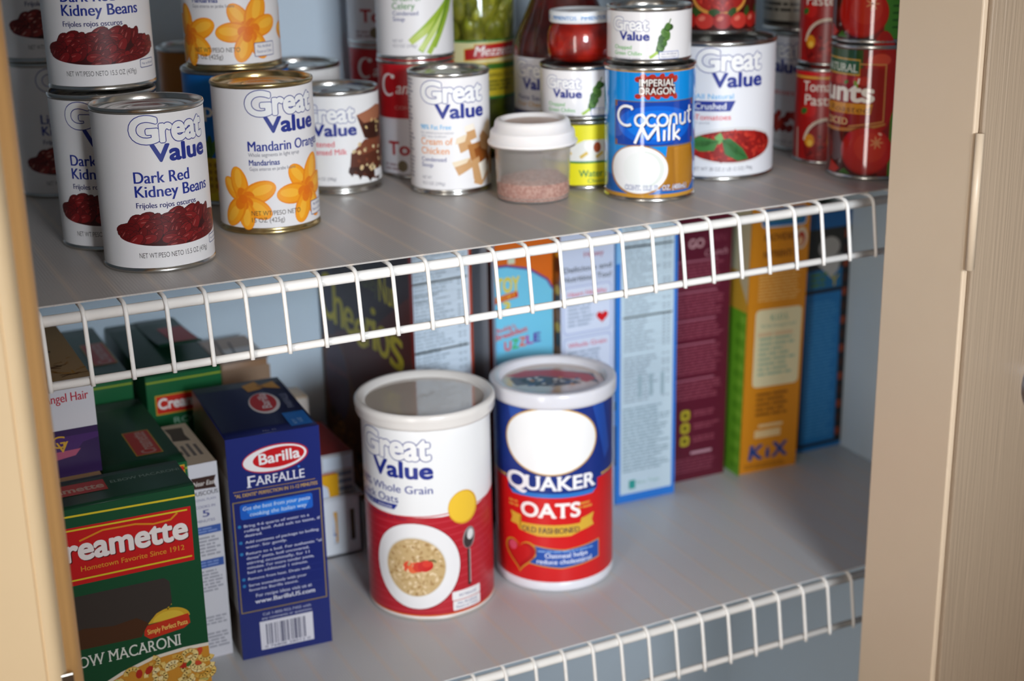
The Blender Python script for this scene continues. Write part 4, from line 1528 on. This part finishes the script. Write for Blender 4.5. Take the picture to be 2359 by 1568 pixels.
# plain tan box and the angel hair lying on it, by the left casing
carton('pasta_box', 'plain tan box under the angel hair box, only its top edge showing', 'box', -.1000, .1060, .1435, .158, .1768, {}, '#c8a274', group='pasta boxes')
f = Art(.36)
f.rect(0, 0, 145, 71, '#cfccd0', .5)
f.text('Angel Hair', 110.6, 141, 55.4, 6.4, '#b21e34', 2, off=.02)
f.rect(0, 0, 145, 35, '#2f1648', 1)
f.poly([(0, 22), (0, 14), (60, 14), (128, 17), (134, 24), (145, 26), (145, 30), (60, 30)], '#43205e', 1.3)
f.poly([(60, 14), (112, 13), (128, 15), (132, 19.6), (60, 18)], '#a8506a', 1.5)
f.text('G', 112, 122, 22, 9, '#c99a2c', 2, off=.0)
f.text('V', 115.4, 124, 18.6, 8, '#c99a2c', 2.2, off=.0)
tp = Art(.36)
tp.rect(0, 0, 145, 154, '#b89a70', .5)
tp.lines(60, 66, 142, 74, 1, '#3a3026', 1.5, seed=5)
R = random.Random(6)
for k in range(120):
    x, y = R.uniform(30, 140), R.uniform(8, 52)
    tp.stroke([(x, y), (x + R.uniform(-8, 8), y + R.uniform(-5, 5)), (x + R.uniform(-9, 9), y + R.uniform(-6, 6))], 1.1, R.choice(('#8a5a20', '#c28a34', '#6a3f18', '#a87428', '#4a2c14')), 1.5 + .01 * k)
carton('pasta_box', 'white and purple angel hair box lying by the left casing, red lettering', 'box', -.1000, .1120, .1450, .154, .0710, {'f': f, 't': tp}, '#cfccd0', z=ZL + EZ + .1775, group='pasta boxes')


def green_box(label, x, y, w, d, h, toplogo, name='Creamette', curl=0.0, yel=6, lo=(153, 170), lx=None):
    f = Art(.36)
    W, H = w * 1000, h * 1000
    f.rect(0, 0, W, H, '#0f5a30', .5)
    f.rect(0, H - yel, W, H - yel + 1.5, '#8fa02a', 1)
    x0 = 6.5 if lx is None else lx
    f.rect(x0, lo[0], W - 2, lo[1], '#c9a22a', 1)
    f.rect(x0 + .8, lo[0] + .9, W - 2.8, lo[1] - .9, '#c4281a', 1.3)
    f.text(name, x0 + 2.4, W - 4.4, lo[0] + 5, (lo[1] - lo[0]) * .52, '#e8e2dc', 2, off=.045)
    f.text('ROTINI', x0 + 14, W - 8, lo[0] - 9, 5, '#8fb8a0', 2)
    tp = Art(.36)
    x0, x1, y0, y1 = toplogo
    tp.rect(x0, y0, x1, y1, '#b5901f', 1)
    tp.rect(x0 + .8, y0 + .8, x1 - .8, y1 - .8, '#a82a22', 1.3)
    tp.text(name, x1 - 4, x1 - 4 + (y1 - y0 - 6), y0 + 3, (x1 - x0) * .55, '#b48a80', 2, off=.03, rot=90)
    t = carton('pasta_box', label, 'box', x, y, w, d, h, {'f': f}, GRN, group='pasta boxes')
    flap(t, .0006, w - .0006, .001, d - .001, h + .0001, '#123c28', art=tp, curl=0)
    return t, tp


green_box('lower green pasta box behind the elbow macaroni box, red logo on its top', .0465, .1120, .0590, .150, .1722, (28, 48, 24, 75))
green_box('tall green pasta box at the back, just right of the angel hair box', .0130, .2700, .0900, .152, .1890, (68, 88, 40, 102), lo=(152, 168), lx=10)
t, _ = green_box('tall green pasta box at the back with a lifted flap, nearest the bare wall', .1130, .2668, .0632, .155, .1872, (40, 41, 60, 61))
tp = Art(.36)
tp.rect(39, 59, 61, 120, '#a82a22', 1.3)
tp.text('Creamette', 56, 108, 63, 11, '#b48a80', 2, off=.03, rot=90)
flap(t, .026, .0625, .050, .152, .1884, '#123c28', name='lifted_flap', art=tp, curl=.007, th=.0005)

# ------------------------------------------------------------------ basket with packets behind the navy box
BX0, BX1, BY0, BY1, BH = .188, .2855, .2455, .400, .0565
t = thing('slotted_basket', 'small white plastic basket with slots, behind the navy pasta box', 'basket', (BX0, BY0, OB))
PLW = mat('#dfe4ea', .35)
mb = MB()
w, d = BX1 - BX0, BY1 - BY0


def slotted(x0, y0, x1, y1, n):
    L_ = sqrt((x1 - x0) ** 2 + (y1 - y0) ** 2)
    ux, uy = (x1 - x0) / L_, (y1 - y0) / L_
    nx, ny = -uy * .0018, ux * .0018

    def bar(s0, s1, z0, z1):
        vs = []
        for s_ in (s0, s1):
            for k in (0, 1):
                for z in (z0, z1):
                    vs.append((x0 + ux * s_ + nx * k, y0 + uy * s_ + ny * k, z))
        mb.add(vs, [(0, 1, 3, 2), (4, 6, 7, 5), (0, 4, 5, 1), (2, 3, 7, 6), (1, 5, 7, 3), (0, 2, 6, 4)], PLW, smooth=False)
    bar(0, L_, 0, .0130)
    bar(0, L_, .0430, BH)
    st = L_ / n
    for k in range(n + 1):
        bar(max(0, k * st - st * .36), min(L_, k * st + st * .36), .0130, .0430)


slotted(0, 0, w, 0, 6)
slotted(w, 0, w, d, 9)
slotted(0, d, 0, 0, 9)
slotted(w, d, 0, d, 6)
mb.box(0, w, 0, d, 0, .002, PLW)
obj('basket_body', mb, t)
mb = MB()
mb.tube([(-.001, -.001, BH), (w + .001, -.001, BH), (w + .001, d + .001, BH), (-.001, d + .001, BH), (-.001, -.001, BH)], .0019, PLW, 8)
obj('basket_rim', mb, t)
f = Art(.4)
f.rect(0, 0, 46, 93, '#b4b4b6', .5)
f.rect(18, 78, 45, 90, '#cfdbe6', 1)
for k in range(4):
    f.rect(20, 50 + 7 * k, 44, 54 + 7 * k, '#6f7c8a', 1.2)
f.rect(0, 0, 46, 42, '#7a6452', 1)
carton('mix_box', 'red topped mix box with grey stripes standing in the white basket', 'box', .2370, .2520, .0450, .080, .0930, {'f': f, 't': (lambda q: (q.rect(0, 0, 45, 80, '#8a1c18', 1), q)[-1])(Art(.75))}, '#8a1f1a', z=OB + .0022)
f = Art(.35)
f.rect(0, 0, 62, 76, '#d8361c', .5)
f.poly([(30, 76), (62, 76), (62, 0), (48, 0), (44, 40)], '#e2a81e', 1)
f.poly([(44, 70), (52, 64), (57, 30), (57, 8), (49, 10), (49, 34)], '#cdd6e6', 1.4)
f.text('JIFFY', 56, 86, 16, 5, '#3a6ab0', 2, off=.01, rot=97)
f.rect(20, 8, 44, 26, '#e8e4e0', 1.2)
carton('mix_packet', 'yellow and red packet leaning at the front of the white basket', 'packet', .2050, .2478, .0605, .0040, .0760, {'f': f}, '#c8341c', z=OB + .0022)
f = Art(.4)
f.rect(0, 0, 44, 158, '#8d735c', .5)
tp = Art(.4)
tp.rect(0, 0, 44, 74, '#a88f7c', .5)
tp.rect(12, 6, 44, 40, '#c9c4c2', 1)
tp.stroke([(8, 6), (14, 70)], 2, '#3a2c28', 1.5)
tp.stroke([(18, 6), (24, 60)], 2, '#3a2c28', 1.5)
carton('mix_box', 'brown box with a pale top standing behind the navy pasta box', 'box', .1930, .3290, .0420, .066, .1640, {'f': f, 't': tp}, '#8d6a4c', z=OB + .0022)
f = Art(.4)
f.rect(0, 0, 30, 118, '#d6cfc6', .5)
f.rect(0, 60, 30, 100, '#b08e66', 1)
carton('mix_packet', 'beige and white packet behind the red topped box in the basket', 'packet', .2420, .3340, .0300, .030, .1190, {'f': f}, '#cbb294', z=OB + .0022)


# ------------------------------------------------------------------ cereal boxes
def facts(f, x0, y0, x1, y1, ink='#93a2ae', seed=1, bars=()):
    f.lines(x0 + 1, y0, x1 - 12, y1, int((y1 - y0) / 3.2), ink, 1.6, .42, .5, seed)
    R = random.Random(seed)
    n = int((y1 - y0) / 3.2)
    for i in range(n):
        if R.random() < .62:
            y = y1 - (i + 1) * 3.2 + 1
            f.rect(x1 - 10, y, x1 - 7, y + 1.4, ink, 1.6)
            f.rect(x1 - 5, y, x1 - 2.4, y + 1.4, ink, 1.6)
        if R.random() < .5:
            y = y1 - i * 3.2
            f.rect(x0, y, x1, y + .22, ink, 1.5)
    for b in bars:
        f.rect(x0, b, x1, b + 1.7, '#3d3f3a', 2)


f = Art(.34)
f.rect(0, 0, 61.4, 292, '#c9d6e2', .5)
f.rect(58.8, 0, 61.4, 292, '#b0401c', 1)
facts(f, 3, 8, 57, 285, seed=41, bars=(240, 178, 100))
f.text('Total Fat', 4, 20, 206, 3, '#4f5a64', 2.2, off=.01)
f.text('Amount per serving', 4, 28, 229, 2.8, '#4f5a64', 2.2)
f.text('Calories', 4, 18, 223.6, 2.8, '#4f5a64', 2.2, off=.01)
l = Art(.3)
l.rect(0, 0, 192, 292, '#5a1c12', .5)
l.poly([(0, 150), (120, 190), (192, 235), (192, 292), (0, 292)], '#33121a', .8)
l.rect(185.6, 0, 192, 292, '#8f1e16', 1)
l.rect(0, 0, 30, 292, '#3a2a3c', 1)
l.poly([(0, 0), (0, 150), (40, 158), (60, 120), (110, 60), (185, 40), (185, 0)], '#6a3a1a', 1.1)
l.ell(30, 110, 26, 40, '#54384a', 1.2, 0, 30)
l.text('MULTI GRAIN', 10, 54, 118, 7, '#8a4a4a', 1.8)
R = random.Random(61)
for k in range(70):
    x, y = R.uniform(4, 180), R.uniform(4, 84)
    l.ell(x, y * (1 - x / 400), 7, 6, R.choice(('#8a5420', '#6a3c16', '#a86c2c', '#4a2810')), 1.5 + .01 * k, 0, 14)
    l.ell(x, y * (1 - x / 400), 2.6, 2.2, '#2c160a', 1.505 + .01 * k, 0, 10)
for i, (ch, x0, x1, yb, hh) in enumerate((('C', 2, 30, 170, 46), ('h', 31, 51, 168, 44), ('e', 53, 73, 166, 40), ('e', 75, 97, 160, 40), ('r', 99, 110, 164, 42), ('i', 111, 118, 164, 44), ('o', 120, 143, 162, 44), ('s', 145, 169, 158, 46))):
    l.text(ch, x0, x1, yb, hh, '#d8c628', 2, off=.02)
l.text('Nut', 128, 160, 214, 26, '#d8c628', 2, off=.015)
l.text('Honey', 86, 126, 220, 18, '#6a6420', 2, off=.01)
carton('cereal_box', 'dark chestnut cereal box turned sideways, leftmost of the cereals', 'box', .3360, .2350, .0614, .186, .2920, {'f': f, 'l': l}, '#3a130f', yaw=5.5, group='cereal boxes')

f = Art(.34)
f.rect(0, 0, 59.5, 285, '#6fbfdc', .5)
f.rect(0, 246, 59.5, 285, '#d2661a', 1)
f.poly([(0, 246), (14, 246), (36, 240), (54, 228), (59.5, 219), (59.5, 285), (0, 285)], '#d2661a', 1.1)
f.stroke([(0, 246), (14, 245.6), (36, 240), (54, 228), (59.5, 219)], 2.0, '#5a3a86', 1.6)
f.rect(15, 247, 22, 260, '#c9d2b8', 1.5)
f.text('TOY', 3, 26, 222, 13, '#d8c22c', 2.2, off=.05)
f.poly([(-.5 + 1, 212), (25, 216), (24, 222), (2, 218.4)], '#c4361c', 2)
f.text('STORY', 3, 23, 213.4, 4.6, '#e0b03a', 2.6, off=.02, rot=8)
f.text('3', 10, 16.4, 202, 11, '#d8c22c', 2.4, off=.04)
f.text("Buddy's", 3, 22, 185, 4.6, '#d03a2a', 2.2, off=.02, rot=8)
f.text('Breakfast', 1.6, 34, 178.6, 5.2, '#d03a2a', 2.2, off=.03, rot=8)
for i, (ch, c) in enumerate(zip('PUZZLE', ('#6ab8e2', '#d8322c', '#3fae4a', '#d85a2c', '#a83a9a', '#5a3a9a'))):
    f.text(ch, 3 + 7.4 * i, 9.2 + 7.4 * i, 167 + .9 * i, 8.4, c, 2.4, off=.04)
f.rect(0, 0, 59.5, 148, '#4c6a58', 1.2)
f.lines(5, 20, 58, 130, 20, '#86a08e', 1.8, seed=71)
l = Art(.34)
l.rect(0, 0, 190, 285, '#c6cbd8', .5)
l.rect(176, 0, 184, 285, '#7a2414', 1)
l.poly([(176, 250), (184, 246), (184, 200), (178, 205)], '#2a1612', 1.3)
l.rect(184, 0, 190, 285, '#b6c4dc', 1)
carton('cereal_box', 'sky blue cereal box side with puzzle lettering, behind the blue oats canister', 'box', .4150, .2352, .0595, .186, .2850, {'f': f, 'l': l}, '#b8c4d8', yaw=.5, group='cereal boxes')

f = Art(.34)
f.rect(0, 0, 55, 285, '#c6cfe4', .5)
f.text('Honey', 24, 44, 247, 5, '#a84a62', 2, off=.02)
f.text('Delicious and', 3, 52, 234.6, 4.8, '#5f6470', 2, off=.03)
f.text('Nutritious Too!', 3, 52, 226, 4.8, '#5f6470', 2, off=.03)
for y0, y1, ti in ((177, 221, 'Heart Healthy'), (122, 173, 'Whole Grain'), (66, 118, 'Vitamins'), (10, 62, 'Iron')):
    f.rrect(2.6, y0, 52, y1, 4, '#9aa6d0', 1)
    f.rrect(3.4, y0 + .8, 51.2, y1 - .8, 3.6, '#d0d8ea', 1.4)
    f.text(ti, 7.4, 47, y1 - 9, 4.4, '#d0506a', 2, off=.015)
    f.lines(7, y0 + 6, 46 if ti[0] != 'H' else 36, y1 - 12, int((y1 - y0 - 18) / 3.4), '#9aa8bc', 1.8, seed=int(y0))
a = f
heart(42.6, 189.5, 6.0, '#cc1a22', 2.6)
l = Art(.34)
l.rect(0, 0, 190, 285, '#b8701c', .5)
l.rect(178, 0, 190, 285, '#6a3212', 1)
for k in range(24):
    l.ell(184, 10 + 11.6 * k, 5, 5 + k % 3, ('#c99a1e', '#8a5016', '#3a1c10')[k % 3], 1.4, 0, 12)
carton('cereal_box', 'pale lavender cereal box side with a red heart, right of the blue one', 'box', .4758, .2230, .0528, .190, .2850, {'f': f, 'l': l}, '#b8701c', group='cereal boxes')

f = Art(.34)
f.rect(0, 0, 64.6, 285, '#2a78d0', .5)
f.rect(5.6, 8.4, 61, 282, '#c6d8e2', 1)
facts(f, 8, 150, 59.4, 280, seed=12, bars=(249.4, 183))
facts(f, 8, 100, 59.4, 146, seed=13)
f.lines(8, 30, 59, 96, 20, '#8fa6b2', 1.6, .5, .3, 5)
for k in range(3):
    f.rect(24 + 12 * k, 104, 28 + 12 * k, 126, '#a0b6c0', 1.8)
f.rect(15, 13, 22, 22, '#2f9a92', 2)
f.text('Box Tops', 24, 48, 17, 3, '#7fae9e', 2)
f.rect(0, 236, 6, 285, '#7fb6e2', 1.2)
l = Art(.34)
l.rect(0, 0, 190, 285, '#9cc6e6', .5)
l.rect(186, 0, 190, 285, '#4f96d6', 1)
l.rect(178, 40, 190, 80, '#1c2c4a', 1.2)
l.rect(180, 96, 190, 104, '#2f6a5a', 1.2)
carton('cereal_box', 'white and blue cereal box side showing a nutrition panel, centre right', 'box', .5317, .2222, .0646, .188, .2850, {'f': f, 'l': l}, '#2a78d0', yaw=-2.5, group='cereal boxes')

f = Art(.36)
f.rect(0, 0, 64, 285, '#5a1527', .5)
f.rect(2.4, 6, 61.6, 280, '#571427', 1)
f.text('GO', 17.6, 34, 235.6, 8.4, '#b48a8e', 2, off=.05)
f.text('LEAN', 34.6, 58, 239, 8, '#74303f', 2, off=.0)
f.text('Crunch', 35, 60, 226.4, 6.4, '#a87680', 2, off=.01, shear=.2)
for y0, y1, s_ in ((196, 222, 4), (168, 192, 5), (146, 164, 6), (110, 140, 7), (84, 104, 8)):
    f.rect(6, y1, 50, y1 + 1.6, '#9a5a6a', 1.8)
    f.lines(5, y0, 59, y1 - 1, int((y1 - y0) / 2.9), '#86404f', 1.6, .5, .2, s_)
for y in (42, 55.4, 68.6):
    f.rrect(13.6, y - 5.4, 24, y + 5.4, 3.4, '#a89a26', 2)
    f.ell(18.8, y, 2.6, 2.6, '#5a4a14', 2.4, 0, 14)
    f.lines(28, y - 3, 58, y + 4, 2, '#86404f', 1.6, .5, .3, int(y))
f.rect(26, 27, 50, 29.6, '#b48a96', 1.8)
f.lines(8, 8, 58, 24, 5, '#7a3848', 1.6, .5, .2, 19)
carton('cereal_box', 'deep maroon cereal box side with three yellow spots', 'box', .6005, .2388, .0655, .176, .2850, {'f': f}, '#5a1527', yaw=-1.5, roll=.6, group='cereal boxes')

f = Art(.34)
f.rect(0, 0, 68, 285, '#df8f1e', .5)
f.rrect(14, 249, 64, 268, 4, '#c6d6e6', 1)
f.rrect(15, 250.4, 63, 267, 3.4, '#2f6fa8', 1.4)
f.rect(20, 255, 58, 261, '#4f8f86', 1.8)
f.text('PROVIDES', 18, 52, 236.4, 6.2, '#7a4412', 2, off=.04)
f.text('NUTRIENTS', 18, 50, 220, 6.2, '#7a4412', 2, off=.04)
f.ell(59, 236, 7, 11, '#e6d2b4', 1.6, 0, 24)
f.ell(59, 235, 4.6, 7.6, '#b8442c', 1.9, 0, 20)
f.ell(58, 233, 3.2, 4.6, '#e6b88a', 2.1, 0, 16)
f.lines(14, 176, 62, 210, 11, '#efb869', 1.6, .5, .1, 31)
f.rrect(12.6, 89.4, 65, 168.4, 5, '#efe3b6', 1)
f.text('K.I.D.S.', 30, 50, 156.6, 6, '#7fae8a', 2, off=.02)
f.text('Kid-Inspired', 20, 58, 150, 3.6, '#8fb496', 2)
f.lines(18, 100, 60, 146, 9, '#aac2a2', 1.6, .5, .3, 33)
f.lines(16, 140, 60, 146, 1, '#e6c79a', 1.9, .6, .1, 34)
f.lines(18, 58, 60, 84, 5, '#8a5214', 1.8, .5, .25, 35)
f.rect(22, 47, 50, 50, '#f0cf96', 1.8)
f.rect(18, 36, 48, 44, '#f0cf96', 1.6)
f.text('K', 13, 28, 13.6, 15, '#2b4a8e', 2, off=.05, shear=.12)
f.text('i', 32.6, 36.0, 13.8, 13, '#2b4a8e', 2)
f.rect(32.0, 13.8, 36.6, 23, '#2b4a8e', 2.1)
f.text('X', 40, 56.6, 14, 15, '#2b4a8e', 2, off=.05)
f.lines(8, 4, 60, 9, 2, '#9a5c16', 1.6, .5, .2, 37)
l = Art(.34)
l.rect(0, 0, 190, 285, '#6cae2c', .5)
l.rect(0, 205, 190, 285, '#d2d2b0', 1)
l.poly([(170, 205), (190, 176), (190, 285), (170, 285)], '#cfc6a0', 1.2)
l.rect(150, 168, 190, 206, '#d6a838', 1.1)
for k in range(20):
    l.ell(176 + 8 * (k % 2), 8 + 8 * k, 5, 4, ('#5a9a24', '#82c03c')[k % 2], 1.4, 0, 12)
carton('cereal_box', 'orange cereal box side with a bright green face on its left', 'box', .6728, .2245, .0660, .186, .2850, {'f': f, 'l': l}, '#6cae2c', yaw=-3.5, roll=1.2, group='cereal boxes')

f = Art(.34)
f.rect(0, 0, 56, 250, '#17151a', .5)
f.rect(0, 234, 56, 250, '#1c5f9c', 1)
f.rect(0, 0, 56, 4.6, '#1c6fae', 1)
f.rect(3.4, 8, 47, 168, '#1f74b4', 1)
f.rect(3.4, 172, 47, 234, '#2c2a26', 1)
f.rect(3.4, 172, 47, 192, '#1f6a9c', 1.2)
f.ell(30, 214, 13, 11, '#a8a49e', 1.5, 0, 24)
f.poly([(14, 200), (46, 206), (42, 190), (34, 182)], '#b8b6b2', 1.6)
f.text('Y', 33, 43, 174, 11, '#b5a83a', 2, off=.03)
f.lines(8, 174, 30, 190, 3, '#4f7a3c', 1.8, .6, .2, 51)
f.lines(7, 14, 44, 160, 40, '#3f8cc4', 1.6, .5, .2, 52)
for k in range(15):
    f.rect(48.4, 12 + 15 * k, 54, 20 + 15 * k, ('#8a3a1c', '#3a1c14')[k % 2], 1.4)
carton('cereal_box', 'dark blue framed cereal box side, rightmost against the pantry wall', 'box', .7575, .2408, .0535, .176, .2470, {'f': f}, '#17151a', roll=.0, group='cereal boxes')
